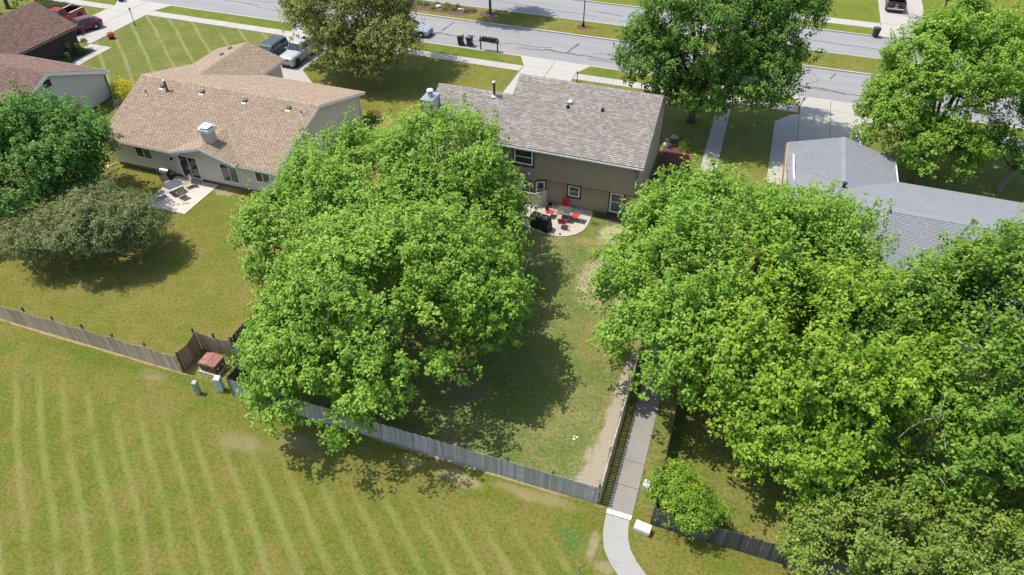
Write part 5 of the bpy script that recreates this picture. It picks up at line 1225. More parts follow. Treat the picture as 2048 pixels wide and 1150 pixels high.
def lattice():
    T = thing('lattice_screen', 'low white diagonal lattice screen bent round the bay window', 'lattice', (0, 0, 0))
    for a, b in (((-14.9, 43.5), (-13.2, 43.44)), ((-13.18, 43.44), (-12.4, 44.2))):
        A = Vector((*a, 0)); D = Vector((*b, 0)) - A; L = D.length; D.normalize(); N = Vector((D.y, -D.x, 0)); h = 1.27; mb = MB()
        def P(s, z, o): q = A + D * s + N * o; return (q.x, q.y, z + .05)
        st = .165
        for sg, o in ((1, 0), (-1, .014)):
            k = -h
            while k < L + h:
                pts = []
                for s0, z0 in ((k, 0), (k + sg * h, h)): pts.append((s0, z0))
                (x0, z0), (x1, z1) = pts
                # clip to 0..L
                def cl(xa, za, xb, zb):
                    t0, t1 = 0., 1.; dx = xb - xa
                    for lim, s_ in ((0, 1), (L, -1)):
                        va, vb = s_ * (xa - lim), s_ * (xb - lim)
                        if va < 0 and vb < 0: return None
                        if va < 0: t0 = max(t0, va / (va - vb))
                        if vb < 0: t1 = min(t1, va / (va - vb))
                    return (xa + dx * t0, za + (zb - za) * t0, xa + dx * t1, za + (zb - za) * t1) if t1 > t0 + .02 else None
                c = cl(x0, z0, x1, z1)
                if c:
                    xa, za, xb, zb = c; w = .031
                    mb.hexa([P(xa - w, za, o), P(xb - w, zb, o), P(xb + w, zb, o), P(xa + w, za, o)], [P(xa - w, za, o + .01), P(xb - w, zb, o + .01), P(xb + w, zb, o + .01), P(xa + w, za, o + .01)])
                k += st
        mb.build('lattice_panel', M_WHITE, T, kind='stuff')
        for z in (0.0, h - .03):
            q = MB(); q.hexa([P(0, z, -.012), P(L, z, -.012), P(L, z, .03), P(0, z, .03)][::-1], [P(0, z + .035, -.012), P(L, z + .035, -.012), P(L, z + .035, .03), P(0, z + .035, .03)][::-1]); q.build('frame_rail', M_WHITE, T)
lattice()
def pot(label, x, y, m, r, h, name='plant_pot', cat='pot'):
    T = thing(name, label, cat, (x, y, Z))
    MB().lathe([(r * .7, 0), (r, h), (r * 1.08, h), (r * 1.08, h + .03), (r * .9, h + .03), (r * .85, h - .03)], 14).build('body', m, T)
    MB().lathe([(r * .84, h - .04), (r * .5, h - .03)], 14).build('soil', M_SOIL, T)
pot('dark navy pot on the patio beside the white lattice', -12.05, 43.95, M_TRIM_NAVY, .17, .2)
pot('bright blue tub standing at the foot of the brown wall under the maple', -6.15, 44.0, plain('blue_plastic', (.02, .19, .45), None, 4, .45), .2, .3, 'plastic_tub', 'tub')
tag(MB().lathe([(.07, 0), (.08, .05), (.05, .08)], 10, (-10.32, 40.78, Z)).build('ash_tray', M_DARKMETAL), 'tiny dark metal bowl at the curved edge of the patio', 'bowl')
tag(MB().prism([(-39.4, 35.0), (-38.9, 35.3), (-38.7, 35.1), (-39.2, 34.8)], .051, .056).build('door_mat', M_SLING_TAN), 'small tan mat lying on the pale patio', 'mat')

# ------------------------------------------------------------------ street furniture
def bin_(label, x, y, rz, lid=True, bags=False, group=None, m=M_BLACKPL, name='wheeled_bin'):
    T = thing(name, label, 'bin', (x, y, .006), rz, group)
    MB().hexa([(-.24, -.25, .06), (.24, -.25, .06), (.24, .25, .06), (-.24, .25, .06)], [(-.3, -.33, .98), (.3, -.33, .98), (.3, .33, .98), (-.3, .33, .98)]).build('body', m, T, bevel=.03)
    MB().hexa([(-.32, -.35, .98), (.32, -.35, .98), (.32, .36, .98), (-.32, .36, .98)], [(-.32, -.35, 1.02), (.32, -.35, 1.02), (.32, .36, 1.02), (-.32, .36, 1.02)]).build('rim', m, T, bevel=.01)
    if lid:
        MB().hexa([(-.33, -.36, 1.02), (.33, -.36, 1.02), (.33, .37, 1.02), (-.33, .37, 1.02)], [(-.25, -.27, 1.11), (.25, -.27, 1.11), (.26, .3, 1.09), (-.26, .3, 1.09)]).build('lid', plain('bin_lid', (.03, .045, .06), None, 4, .3), T, bevel=.02)
    for sx in (-.27, .27): 
        q = MB(); q.tube([(sx - .03, .27, .12), (sx + .03, .27, .12)], .12, 12); q.build('wheel', M_RUBBER, T)
    MB().tube([(-.26, .39, .94), (.26, .39, .94)], .018, 6).build('handle', m, T)
    if bags:
        rg = np.random.default_rng(3); d = unit(rg.normal(size=(60, 3))); d[:, 2] = np.abs(d[:, 2])
        q = MB(); q.lathe([(.27, 0), (.26, .1), (.17, .19), (.04, .22)], 9, (0, 0, 1.0)); q.v = [(x * (1 + .2 * math.sin(9 * x + 13 * y)), y * (1 + .2 * math.cos(11 * y)), z + .03 * math.sin(20 * x)) for x, y, z in q.v]
        q.build('rubbish_bag', plain('bag_white', (.55, .56, .58), (.12, .12, .13), 6, .4), T)
    return T
bin_('overfull black wheeled bin with a white bag sticking out, at the kerb', -30.25, 70.35, .05, lid=False, bags=True)
bin_('closed black wheeled bin beside the overfull one near the mailboxes', -29.2, 70.4, -.05)
tag(MB().tube([(-28.75, 70.75, .95), (-28.82, 70.7, 1.25), (-29.0, 70.85, 1.55)], [.05, .04, .01], 5).build('cardboard_strip', M_WHITE), 'white strip of packaging leaning out behind the closed black bin', 'litter')
bin_('dark wheeled bin standing across the street by the far driveway', 13.0, 87.55, .3)
bin_('dark wheeled bin at the roadside end of the pale driveway with the red pickup', -75.2, 68.9, .6)
def mailboxes():
    T = thing('mailbox_stand', 'brown timber stand carrying a row of dark mailboxes at the roadside', 'mailbox', (0, 0, 0))
    wood = plain('mailbox_wood', (.12, .085, .055), (.17, .13, .09), 5, .85, aniso=(6, 6, 1))
    for x in (-27.7, -25.76): MB().box(x - .06, x + .06, 69.8, 69.92, -.05, 1.5).build('post', wood, T)
    for z, y0, y1 in ((.98, 69.75, 69.8), (.98, 69.92, 69.97), (1.16, 69.745, 69.795), (1.16, 69.925, 69.975)):
        MB().box(-27.86, -25.6, y0, y1, z, z + .09).build('beam', wood, T)
    MB().box(-27.8, -25.66, 69.68, 70.04, 1.256, 1.285).build('shelf', wood, T)
    box = plain('mailbox_metal', (.03, .04, .045), (.045, .055, .06), 5, .35, .5)
    n = 8; prof = [(-.085, 0), (.085, 0)] + [(.085 * math.cos(a), .12 + .085 * math.sin(a)) for a in np.linspace(0, math.pi, n)]
    k = len(prof)
    for i in range(6):
        x = -27.42 + i * .28
        q = MB().add([(px, -.26, pz) for px, pz in prof] + [(px, .26, pz) for px, pz in prof], [tuple(range(k)), tuple(range(2 * k - 1, k - 1, -1))] + [(j, k + j, k + (j + 1) % k, (j + 1) % k) for j in range(k)])
        o = q.build('mailbox', box, T); o.location = (x, 69.86, 1.287)
        MB().box(x + .086, x + .093, 69.9, 69.94, 1.42, 1.52).build('flag', M_SLING_RED, T)
mailboxes()
def lamp(label, x, y, h, z0=0.0, r=.035, name='lamp_post', head=True):
    T = thing(name, label, 'lamp', (x, y, z0))
    MB().lathe([(r * 2.2, 0), (r * 2.0, .1), (r * 1.2, .16), (r, .2), (r, h)], 10).build('pole', M_BLACK, T)
    if head:
        MB().lathe([(.05, h), (.1, h + .04), (.08, h + .06)], 8).build('collar', M_BLACK, T)
        MB().lathe([(.075, h + .06), (.1, h + .28)], 8).build('lantern_glass', plain('lantern_glass', (.7, .7, .66), None, 3, .25), T)
        MB().lathe([(.12, h + .28), (.1, h + .31), (.03, h + .4), (.01, h + .46)], 8).build('lantern_cap', M_BLACK, T)
lamp('thin black lamp post on the striped front lawn by the pale driveway', -68.15, 63.2, 1.6)
lamp('short black lantern post beside the driveway of the brown two-storey house', -15.75, 65.7, .7)
def street_lamp():
    T = thing('street_lamp', 'tall black street lamp rising from a mulch ring on the median', 'street lamp', (-18.74, 79.5, .1))
    MB().lathe([(.16, 0), (.15, .35), (.09, .45), (.065, .6), (.05, 6.2)], 12).build('pole', M_BLACK, T)
    MB().tube([(0, 0, 6.1), (0, 0, 6.5), (.35, 0, 6.7), (.8, 0, 6.65)], .04, 6).build('arm', M_BLACK, T)
    MB().box(.6, 1.15, -.14, .14, 6.55, 6.67).build('lamp_head', M_BLACK, T, bevel=.03)
street_lamp()

# ------------------------------------------------------------------ beds: shrubs, flowers, stones
GR = 'clipped shrubs in the median bed'
MED = [((-39.6, 79.8), 1, 'dark shrub next to the widest dark shrub of the median mulch bed'), ((-38.7, 79.75), 1, 'widest dark rounded shrub in the median mulch bed'), ((-37.35, 79.0), 0, 'lime shrub on the near-road side of the largest median stone'),
       ((-37.4, 80.35), 2, 'pale green shrub behind the largest median stone'), ((-35.9, 79.05), 0, 'widest lime rounded shrub in the median mulch bed'), ((-36.0, 80.25), 2, 'pale green shrub on the far-road side of the widest lime shrub'),
       ((-34.8, 79.3), 1, 'dark green shrub of a touching pair in the median bed'), ((-34.7, 80.35), 1, 'dark green shrub on the far-road side of the small median stone'), ((-33.3, 79.3), 2, 'last pale green shrub before the dry clump in the median bed'),
       ((-40.6, 78.9), 1, 'dark shrub beside the near kerb, partly hidden by the linden'), ((-35.1, 79.75), 2, 'smaller green shrub of a touching pair in the median bed')]
for i, ((x, y), kd, lb) in enumerate(MED):
    shrub('median_shrub', lb, (x, y), .48 if 'widest' in lb else .28 if 'smaller' in lb else .37, .5 if 'widest' in lb else .42, (L_LIME, L_DEEP, L_MUTED)[kd], 300, .1, 300 + i, 'shrub', GR, .1)
shrub('median_grass_clump', 'low dry brownish plant clump next to the median tree ring', (-32.6, 79.7), .55, .35, L_OLIVE, 260, .12, 320, 'plant', None, .1)
def stone(label, x, y, r, z0, seed, m=M_ROCK):
    rg = np.random.default_rng(seed); n = 9; q = MB(); q.lathe([(r * .7, -.05), (r, r * .25), (r * .85, r * .6), (r * .4, r * .85), (.01, r * .9)], n)
    q.v = [(x_ * (1 + .25 * rg.random()), y_ * (.8 + .3 * rg.random()), z_ * (.9 + .2 * rg.random())) for x_, y_, z_ in q.v]
    o = q.build('boulder', m); o.location = (x, y, z0); return tag(o, label, 'stone')
M_ROCKW = plain('pale_stone', (.66, .60, .58), (.5, .45, .43), 4, .9)
stone('pale pinkish stone among the median shrubs', -36.95, 79.7, .34, .1, 1, M_ROCKW); stone('small pale stone near the end of the median mulch bed', -34.15, 79.75, .24, .1, 2, M_ROCKW)
stone('tiny pale stone by the last median shrub', -33.75, 79.85, .15, .1, 3, M_ROCKW)
stone('tan boulder at the front of the red mulch bed', -4.62, 57.6, .36, 0, 4); stone('grey boulder against the brown gable wall', -5.05, 56.2, .34, 0, 5); stone('small boulder near the corner of the brown gable wall', -5.1, 57.0, .22, 0, 6)
shrub('round_bush', 'single round green bush in the red mulch bed', (-3.45, 56.3), .75, .75, L_HEDGE, 700, .12, 330, 'bush')
MB_edge = MB()
tag(MB().box(-5.2, -2.65, 51.1, 51.2, 0, .14).build('bed_edging', M_BLACKPL), 'black plastic edging strip across the red mulch bed', 'edging')
shrub('yellow_bush', 'large two-tone bush with bright yellow tips beside the grey-sided gable', (-56.4, 48.2), (1.35, 1.25), 1.9, L_YEL, 1900, .15, 331, 'bush', tip=(1, .4, .25))
shrub('white_flower_shrub', 'low shrub dotted with white flowers at the foot of the yellow bush', (-55.8, 46.6), (1.1, .9), .7, leaf_mat('leaf_white_spray', (.06, .11, .04), (.16, .2, .12), (.6, .6, .55)), 700, .1, 332, 'shrub')
T = shrub('geranium_basket', 'tub of scarlet flowers on the edge of the striped lawn', (-67.9, 59.2), .42, .5, L_FLOWER, 360, .11, 333, 'flowers'); T.location.z = .25
q = MB().lathe([(.26, 0), (.34, .3), (.3, .3)], 12); o = q.build('tub', M_BLACKPL, T); o.location.z = -.25
T = shrub('topiary_plant', 'small ball-headed plant on a stake beside the dark brown garage wall', (-68.5, 56.1), .36, .42, L_DARK, 320, .1, 334, 'plant'); T.location.z = .75
o = MB().tube([(0, 0, 0), (0, 0, .9)], .02, 5).build('stake', M_BARK, T); o.location.z = -.75
o = MB().tube([(.85, -.5, 0), (.1, .1, 1.15)], .015, 5).build('prop_pole', M_WOODNEW, T); o.location.z = -.75
for i, (x, y, h) in enumerate(((-68.4, 53.9, 1.25), (-67.75, 54.5, 1.15), (-67.4, 52.6, 1.15))):
    T = thing('lily_plant', ['tall cream-flowered lily beside the dark brown garage wall', 'cream-flowered lily at the front of the planting bed', 'leafy green lily stalk without flowers in the planting bed'][i], 'flowers', (x, y, 0))
    rg = np.random.default_rng(340 + i); n = 110; z = rg.random(n) * h; a = rg.random(n) * 6.28
    pos = np.stack([.06 * np.cos(a), .06 * np.sin(a), z], 1); ax = np.stack([np.cos(a), np.sin(a), .35 * np.ones(n)], 1); nn = np.stack([-.3 * np.cos(a), -.3 * np.sin(a), np.ones(n)], 1)
    link('leaves', leaf_mesh('leaves', pos, ax, nn, .24 * rg.uniform(.7, 1.1, n), rg.random(n), L_MUTED, .18), T)
    MB().tube([(0, 0, 0), (.02, 0, h)], .014, 5).build('stalk', M_TRIM_BEIGE if 0 else M_POST, T)
    if i < 2:
        n = 40; d = unit(rg.normal(size=(n, 3))); link('blossom', leaf_mesh('blossom', d * .16 + np.array([0, 0, h]), d, unit(rg.normal(size=(n, 3))), np.full(n, .15), rg.random(n), L_CREAM), T)
shrub('bed_perennials', 'dark leafy perennials filling the bed along the dark brown wall', (-68.1, 55.0), (.6, .7), .5, L_DARK, 500, .14, 345, 'plants')
shrub('bed_perennials', 'pale green perennials at the eave end of the planting bed', (-67.6, 51.4), (.8, 1.2), .6, L_MUTED, 700, .14, 346, 'plants')
for i, (x, y) in enumerate(((-32.1, 52.5), (-31.1, 51.9))):
    shrub('hosta', 'yellow-edged hosta nearest the corner of the greige gable' if i == 0 else 'yellow-edged hosta at the outer edge of the small soil bed', (x, y), .5, .4, L_LIME if i == 0 else L_MUTED, 220, .2, 350 + i, 'plant')
shrub('red_dwarf_maple', 'small dark red ornamental maple at the corner of the grey-roofed house', (14.2, 54.3), .8, 1.6, L_RED, 500, .2, 360, 'shrub')
shrub('foundation_bush', 'small leafy green bush beside the greige gable under the maples', (-30.9, 48.6), (.9, .8), 1.1, L_DEEP, 600, .14, 361, 'bush')
tag(MB().obox((-30.7, 50.6, 0), 1.5, .12, .14, -.6).build('bed_timber', M_GALV), 'pale timber edging beside the small soil bed', 'edging')
shrub('weed_clump', 'low green weeds along the foot of the brown wall by the patio', (-8.0, 44.15), (.75, .25), .22, L_DEEP, 260, .1, 362, 'weeds')
shrub('weed_clump', 'bright weeds at the bare corner of the patio', (-8.2, 42.9), (.35, .3), .16, L_YELLOW, 120, .1, 363, 'weeds')
shrub('weed_clump', 'tiny lime plant beside the small white pedestal', (.1, 21.35), .28, .3, L_LIME, 120, .1, 364, 'weeds')
shrub('sapling_shrub', 'sparse twiggy sapling behind the rusty transformer', (-25.35, 21.9), .55, 1.4, L_DEEP, 130, .12, 365, 'shrub')

# ------------------------------------------------------------------ vehicles (local +x is forward, wheels on z = 0)
M_CARGLASS = plain('car_glass', (0.02, 0.03, 0.035), (0.03, 0.045, 0.05), 2, .04, spec=1.0)
M_CHROME = plain('chrome', (.65, .66, .68), None, 4, .2, .95)
M_LAMP = plain('head_lamp', (.6, .63, .66), None, 4, .12, spec=.9)
M_TAIL = plain('tail_lamp', (.42, .012, .012), None, 4, .18, spec=.8)
def paint(name, c): return plain(name, c, tuple(v * .96 for v in c), 2, .38, .15, coat=.35)

def loft(stations, m, name, parent, rows):
    """stations: [(x, halfwidth, z_low, z_top, crown)] -> closed rounded shell"""
    mb = MB(); n = len(rows) * 2
    for x, w, zl, zt, cr in stations:
        left = [(x, w * fw, zl + (zt - zl) * fz + cr * fc) for fw, fz, fc in rows]
        ring = left + [(px, -py, pz) for px, py, pz in reversed(left)]
        mb.v += ring
    k = len(stations)
    for i in range(k - 1):
        for j in range(n): mb.f.append((i * n + j, i * n + (j + 1) % n, (i + 1) * n + (j + 1) % n, (i + 1) * n + j))
    mb.f += [tuple(range(n)), tuple(range(k * n - 1, (k - 1) * n - 1, -1))]
    o = mb.build(name, m, parent, smooth=True)
    es = o.modifiers.new('edge', 'EDGE_SPLIT'); es.split_angle = R(42)
    return o
ROWS = [(.88, 0, 0), (.985, .16, 0), (1.0, .42, 0), (.985, .70, 0), (.95, .90, 0), (.86, .985, .25), (.5, 1.0, .8), (0.02, 1.0, 1.0)]

def car(label, loc, rz, body_m, L=4.7, W=1.84, H=1.45, belt=.92, hood=.80, tailz=.95, cab=(.30, .03, -.42, -.60), roofin=.80, style='sedan', door_open=False, glass=True, name='parked_car', cat='car', glare_m=None, grille_m=M_BLACKPL, tailgate_m=None, rack=False):
    T = thing(name, label, cat, (loc[0], loc[1], loc[2] if len(loc) > 2 else .03), rz)
    w = W / 2; a = L / 2; zl = .22
    xf, xb = cab[0] * a * 2 * .5, 0
    cf, rf, rr, cr = [c * L for c in cab]      # windscreen base, roof front, roof rear, backlight base (as fractions of L from centre)
    bed = style == 'pickup'
    end = cr - .05 if bed else -a
    st = [(a, w * .72, zl + .12, hood - .16, 0), (a - .06, w * .84, zl + .03, hood - .08, .01), (a - .28, w * .95, zl, hood, .03), (cf + .35, w * .99, zl, belt - .06, .04), (cf, w, zl, belt, .03), (0, w, zl, belt + .01, .02)]
    if bed: st += [(cr, w, zl, belt + .02, .02), (end, w, zl, belt + .02, .02)]
    else: st += [(cr, w, zl, belt + .03, .02), (-a + .35, w * .97, zl, tailz, .02), (-a + .07, w * .88, zl + .04, tailz - .06, .01), (-a, w * .78, zl + .14, tailz - .18, 0)]
    body = loft(st, body_m, 'body', T, ROWS)
    # cabin
    zb = belt - .02; gw = w * .90; tw = w * (roofin if style != 'suv' else .82)
    base = [(cf, gw * .96), (cr, gw * .95)]; top = [(rf, tw * .92), (rr, tw * .9)]
    q = MB().hexa([(cr, -base[1][1], zb), (cf, -base[0][1], zb), (cf, base[0][1], zb), (cr, base[1][1], zb)], [(rr, -top[1][1], H - .02), (rf, -top[0][1], H - .03), (rf, top[0][1], H - .03), (rr, top[1][1], H - .02)])
    cabin = q.build('cabin', body_m, T, bevel=.07); cabin.modifiers['bevel'].segments = 3
    rp = MB().hexa([(rr + .1, -top[1][1] * .8, H - .03), (rf - .1, -top[0][1] * .8, H - .03), (rf - .1, top[0][1] * .8, H - .03), (rr + .1, top[1][1] * .8, H - .03)], [(rr + .2, -top[1][1] * .7, H), (rf - .2, -top[0][1] * .7, H), (rf - .2, top[0][1] * .7, H), (rr + .2, top[1][1] * .7, H)])
    rp.build('roof', body_m, T, bevel=.02)
    def pane(c4, u0, u1, v0, v1, off, nm, m=M_CARGLASS):
        A, B, C, D = [Vector(p) for p in c4]       # A,B bottom ; D,C top
        def P(u, v): return (A * (1 - u) + B * u) * (1 - v) + (D * (1 - u) + C * u) * v
        n = (B - A).cross(D - A).normalized() * off
        pts = [P(u0, v0) + n, P(u1, v0) + n, P(u1, v1) + n, P(u0, v1) + n]; back = [p - n * 2.0 for p in pts]
        MB().add([tuple(p) for p in pts + back], [(0, 1, 2, 3), (7, 6, 5, 4), (0, 4, 5, 1), (1, 5, 6, 2), (2, 6, 7, 3), (3, 7, 4, 0)]).build(nm, m, T)
    bFl, bFr, bRl, bRr = (cf, gw * .96, zb), (cf, -gw * .96, zb), (cr, gw * .95, zb), (cr, -gw * .95, zb)
    tFl, tFr, tRl, tRr = (rf, top[0][1], H - .03), (rf, -top[0][1], H - .03), (rr, top[1][1], H - .02), (rr, -top[1][1], H - .02)
    pane((bFr, bFl, tFl, tFr), .05, .95, .06, .93, .018, 'windscreen'); pane((bRl, bRr, tRr, tRl), .07, .93, .12, .9, .018, 'rear_window')
    for A, B, C, D, fl in ((bRr, bFr, tFr, tRr, 0), (bFl, bRl, tRl, tFl, 1)):
        cuts = ((.05, .36), (.40, .66), (.70, .95)) if style == 'suv' else ((.1, .47), (.51, .93))
        for u0, u1 in cuts:
            if fl: u0, u1 = 1 - u1, 1 - u0
            pane((A, B, C, D), u0, u1, .16, .88, .016, 'side_window')
    # wheels
    for x in (a - .88, -a + .95):
        for sg in (-1, 1):
            r_ = .34 if style in ('sedan', 'coupe') else .40
            arch = MB(); arch.tube([(x, sg * (w - .10), r_ + .01), (x, sg * (w + .006), r_ + .01)], r_ + .07, 20); arch.build('wheel_arch', M_BLACKPL, T)
            ty = MB(); ty.tube([(x, sg * (w - .22), r_), (x, sg * (w + .014), r_)], r_, 20); tyre = ty.build('wheel', M_RUBBER, T)
            rm = MB(); rm.tube([(x, sg * (w + .012), r_), (x, sg * (w + .022), r_)], r_ * .66, 16); rim = rm.build('rim', M_BLACKPL, tyre)
            sp = MB()
            for k in range(5):
                an = 2 * math.pi * k / 5; sp.tube([(x, sg * (w + .025), r_), (x + r_ * .6 * math.cos(an), sg * (w + .025), r_ + r_ * .6 * math.sin(an))], .035, 5)
            sp.build('spokes', M_CHROME if style != 'pickup' else M_BLACKPL, tyre)
    # lamps, bumpers, mirrors, handles, plates
    for sg in (-1, 1):
        MB().hexa([(a - .30, sg * w * .92 - .10, hood - .22), (a - .02, sg * w * .68 - .12, hood - .24), (a - .02, sg * w * .68 + .12, hood - .24), (a - .30, sg * w * .92 + .04, hood - .22)],
                  [(a - .32, sg * w * .90 - .10, hood - .05), (a - .05, sg * w * .70 - .12, hood - .10), (a - .05, sg * w * .70 + .12, hood - .10), (a - .32, sg * w * .90 + .045, hood - .05)]).build('headlight', M_LAMP, T)
        MB().box(-a - .012, -a + .14, sg * w * .74 - .13, sg * w * .74 + .13, tailz - .3, tailz - .1).build('tail_light', M_TAIL, T, bevel=.02)
        mi = MB().hexa([(cf - .30, sg * (w + .02) - .03, belt), (cf - .12, sg * (w + .02) - .03, belt), (cf - .12, sg * (w + .17), belt), (cf - .27, sg * (w + .17), belt)] if sg > 0 else [(cf - .27, sg * (w + .17), belt), (cf - .12, sg * (w + .17), belt), (cf - .12, sg * (w + .02) + .03, belt), (cf - .30, sg * (w + .02) + .03, belt)],
                       [(cf - .30, sg * (w + .02) - .03, belt + .14), (cf - .14, sg * (w + .02) - .03, belt + .14), (cf - .14, sg * (w + .16), belt + .14), (cf - .27, sg * (w + .16), belt + .14)] if sg > 0 else [(cf - .27, sg * (w + .16), belt + .14), (cf - .14, sg * (w + .16), belt + .14), (cf - .14, sg * (w + .02) + .03, belt + .14), (cf - .30, sg * (w + .02) + .03, belt + .14)])
        mi.build('mirror', body_m, T, bevel=.02)
        MB().box(-.28, -.08, min(sg * w, sg * (w + .02)), max(sg * w, sg * (w + .02)), belt - .16, belt - .13).build('door_handle', M_CHROME, T)
        MB().box(.0, .008, min(sg * w * .99, sg * (w + .004)), max(sg * w * .99, sg * (w + .004)), .36, belt - .05).build('door_seam', M_BLACKPL, T)
    MB().box(a - .06, a + .012, -w * .5, w * .5, hood - .28, hood - .12).build('grille', grille_m, T, bevel=.01)
    MB().box(a - .1, a + .02, -w * .62, w * .62, zl + .06, zl + .2).build('bumper_intake', M_BLACKPL, T, bevel=.02)
    MB().box(-a - .016, -a + .03, -.16, .16, .5 if not bed else .6, .62 if not bed else .72).build('licence_plate', M_WHITE, T)
    if bed:
        bz = .62; bt = belt + .02
        MB().box(-a + .02, end - .004, -w + .02, w - .02, zl, bz).build('bed_floor', M_BLACKPL, T)
        for sg in (-1, 1):
            y0, y1 = sorted((sg * (w - .09), sg * w)); MB().box(-a + .06, end - .003, y0, y1, zl + .05, bt).build('bed_side', body_m, T, bevel=.02)
            y0, y1 = sorted((sg * (w - .11), sg * (w + .004))); MB().box(-a + .06, end - .006, y0, y1, bt + .001, bt + .03).build('bed_rail', glare_m or M_BLACKPL, T)
        MB().box(-a, -a + .055, -w + .03, w - .03, bz - .1, bt - .01).build('tailgate', tailgate_m or body_m, T, bevel=.015)
        MB().box(-a - .12, -a - .003, -w + .06, w - .06, .44, .6).build('rear_bumper', M_CHROME, T, bevel=.02)
    if rack:
        for sg in (-1, 1): MB().tube([(rr + .3, sg * tw * .8, H + .01), (rr + .35, sg * tw * .8, H + .05), (rf - .3, sg * tw * .8, H + .05), (rf - .25, sg * tw * .8, H)], .018, 6).build('roof_rail', M_BLACKPL, T)
    if door_open:
        d = MB().box(-1.02, 0, 0, .07, .34, belt - .02).build('door', body_m, T, bevel=.02); d.location = (cf - .15, w - .02, 0); d.rotation_euler = (0, 0, R(-62))
        g = MB().tube([(-.95, .035, belt), (-.7, .03, H - .1), (-.3, .03, H - .12), (-.02, .035, belt)], .022, 5).build('window_frame', M_BLACKPL, d)
        g = MB().box(-.9, -.05, .028, .04, belt, H - .14); g.build('door_pane', M_CARGLASS, d)
        MB().box(-1.0, -.04, -.012, -.002, .4, belt - .06).build('door_trim', M_BLACKPL, d)
        MB().box(cf - 1.15, cf - .2, w - .05, w + .006, .36, belt - .04).build('door_opening', M_BLACKPL, T)
    return T
P_MAROON = paint('paint_maroon', (.13, .008, .02)); P_RED = paint('paint_red', (.32, .004, .005)); P_GREY = paint('paint_slate', (.05, .06, .075)); P_SILVER = paint('paint_silver', (.42, .43, .44))
P_ICE = paint('paint_ice_blue', (.34, .40, .45)); P_BLACK = paint('paint_black', (.015, .014, .015)); P_NAVY = paint('paint_navy', (.015, .03, .055)); P_TEAL = paint('paint_teal', (.04, .09, .10))
car('maroon coupe with its driver door open on the pale driveway', (-72.7, 59.7), R(-112), P_MAROON, 4.75, 1.84, 1.40, .90, .80, 1.0, (.17, .02, -.24, -.42), .72, 'coupe', door_open=True)
car('bright red pickup with sun glare painted white on its bed rails, parked behind the maroon coupe', (-76.3, 60.7), R(-90), P_RED, 5.6, 1.95, 1.82, 1.14, 1.08, 1.16, (.18, .08, -.06, -.10), .80, 'pickup', name='pickup_truck', cat='truck', glare_m=M_WHITE, tailgate_m=M_TRIM_NAVY)  # white rails put the sun's glare on the bed caps into the colour
car('dark slate-grey minivan parked beside the silver pickup', (-47.75, 60.2), R(-90), P_GREY, 5.0, 1.95, 1.76, 1.05, .98, 1.1, (.24, .10, -.44, -.48), .84, 'suv', name='minivan', cat='van', rack=True)
car('silver pickup facing the garage under the golden-green linden', (-45.1, 61.55), R(-90), P_SILVER, 5.5, 1.95, 1.84, 1.16, 1.12, 1.18, (.17, .08, -.14, -.17), .80, 'pickup', name='pickup_truck', cat='truck')
car('ice-blue sedan standing on the near road half hidden by the linden', (-36.7, 71.5, .008), 0, P_ICE, 4.75, 1.84, 1.46, .92, .82, .98, (.17, .03, -.22, -.38), .74, 'sedan')
car('black pickup with a gold emblem parked on the driveway across the street', (15.45, 98.8, .03), R(90), P_BLACK, 5.8, 2.0, 1.88, 1.18, 1.12, 1.2, (.18, .08, -.1, -.13), .80, 'pickup', name='pickup_truck', cat='truck')
def emblem():
    p = bpy.data.objects['pickup_truck.002']
    q = MB(); x = -2.9 - .006
    q.add([(x, y, z) for y, z in ((-.17, -.045), (-.06, -.045), (-.06, -.075), (.06, -.075), (.06, -.045), (.15, -.045), (.17, .045), (.06, .045), (.06, .075), (-.06, .075), (-.06, .045), (-.15, .045))], [tuple(range(12))])
    o = q.build('emblem', plain('emblem_gold', (.75, .5, .12), None, 4, .3, .8), p); o.location = (0, 0, .95)
emblem()
car('dark navy car mostly hidden behind the garage roof of the grey-roofed house', (9.75, 59.1), R(90), P_NAVY, 4.7, 1.85, 1.5, .95, .85, 1.0, (.18, .04, -.24, -.42), .76, 'sedan')
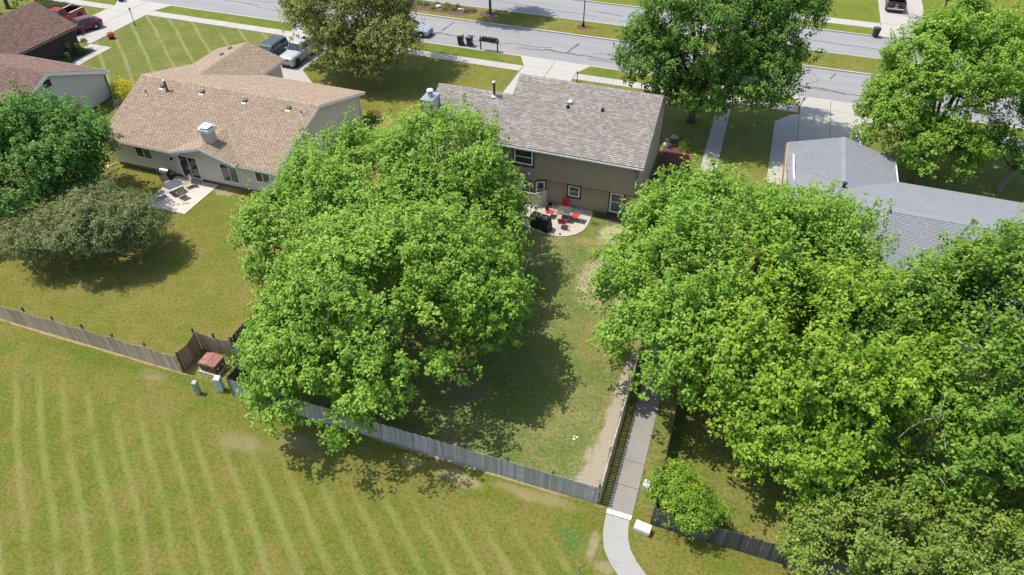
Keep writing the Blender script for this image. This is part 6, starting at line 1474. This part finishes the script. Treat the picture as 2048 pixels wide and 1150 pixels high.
car('dark teal car parked on the road in the shade of the large maple', (1.2, 71.2, .008), 0, P_TEAL, 4.7, 1.85, 1.55, .95, .88, 1.0, (.18, .06, -.3, -.44), .76, 'sedan')

# ------------------------------------------------------------------ loose grass blades and clover on the nearest lawns
def grass_cover(name, n, polys, m, size, seed, spread=0.7, avoid=None):
    rg = np.random.default_rng(seed); pts = []
    for (x0, x1, y0, y1), share in polys:
        k = int(n * share); pts.append(np.stack([rg.uniform(x0, x1, k), rg.uniform(y0, y1, k), np.full(k, 0.002)], 1))
    pos = np.concatenate(pts)
    if avoid is not None: pos = pos[~avoid(pos)]
    k = len(pos); a = rg.random(k) * 6.283
    ax = np.stack([np.cos(a) * spread, np.sin(a) * spread, np.full(k, max(.15, 1.0 - .5 * spread))], 1)
    nn = np.stack([-np.cos(a), -np.sin(a), np.full(k, spread)], 1) + rg.normal(0, .25, (k, 3))
    o = link(name, leaf_mesh(name, pos, ax, unit(nn), size * rg.uniform(.6, 1.3, k), rg.random(k), m, .3)); o['kind'] = 'stuff'
    o['label'] = 'short loose grass blades on the mown common lawn' if 'clover' not in name else 'clover and weed leaves scattered over the weedy fenced lawn'; o['category'] = 'grass'
G_BLADE = leaf_mat('grass_blade', (0.115, 0.160, 0.022), (0.20, 0.215, 0.04), (0.38, 0.32, 0.12), .3, .8)
G_CLOVER = leaf_mat('clover_leaf', (0.085, 0.165, 0.022), (0.130, 0.225, 0.032), (0.26, 0.30, 0.075), .3, .6)
def off_path(p):
    return ((p[:, 0] > -2.0) & (p[:, 0] < 1.4) & (p[:, 1] < 19.6)) | ((p[:, 1] > 20.1) & (p[:, 0] > -28.2) & (p[:, 0] < -25))
grass_cover('grass', 22000, [((-46, 9.5, 7.5, 19.6), .75), ((-47, -28.2, 20.6, 34), .25)], G_BLADE, .06, 71, 1.7, off_path)
grass_cover('clover', 20000, [((-14.5, -2.6, 20.1, 40.3), .8), ((-14.5, -6, 33, 40.4), .2)], G_CLOVER, .075, 72, 1.2, lambda p: (p[:, 0] > -3.6) & (p[:, 1] < 30))
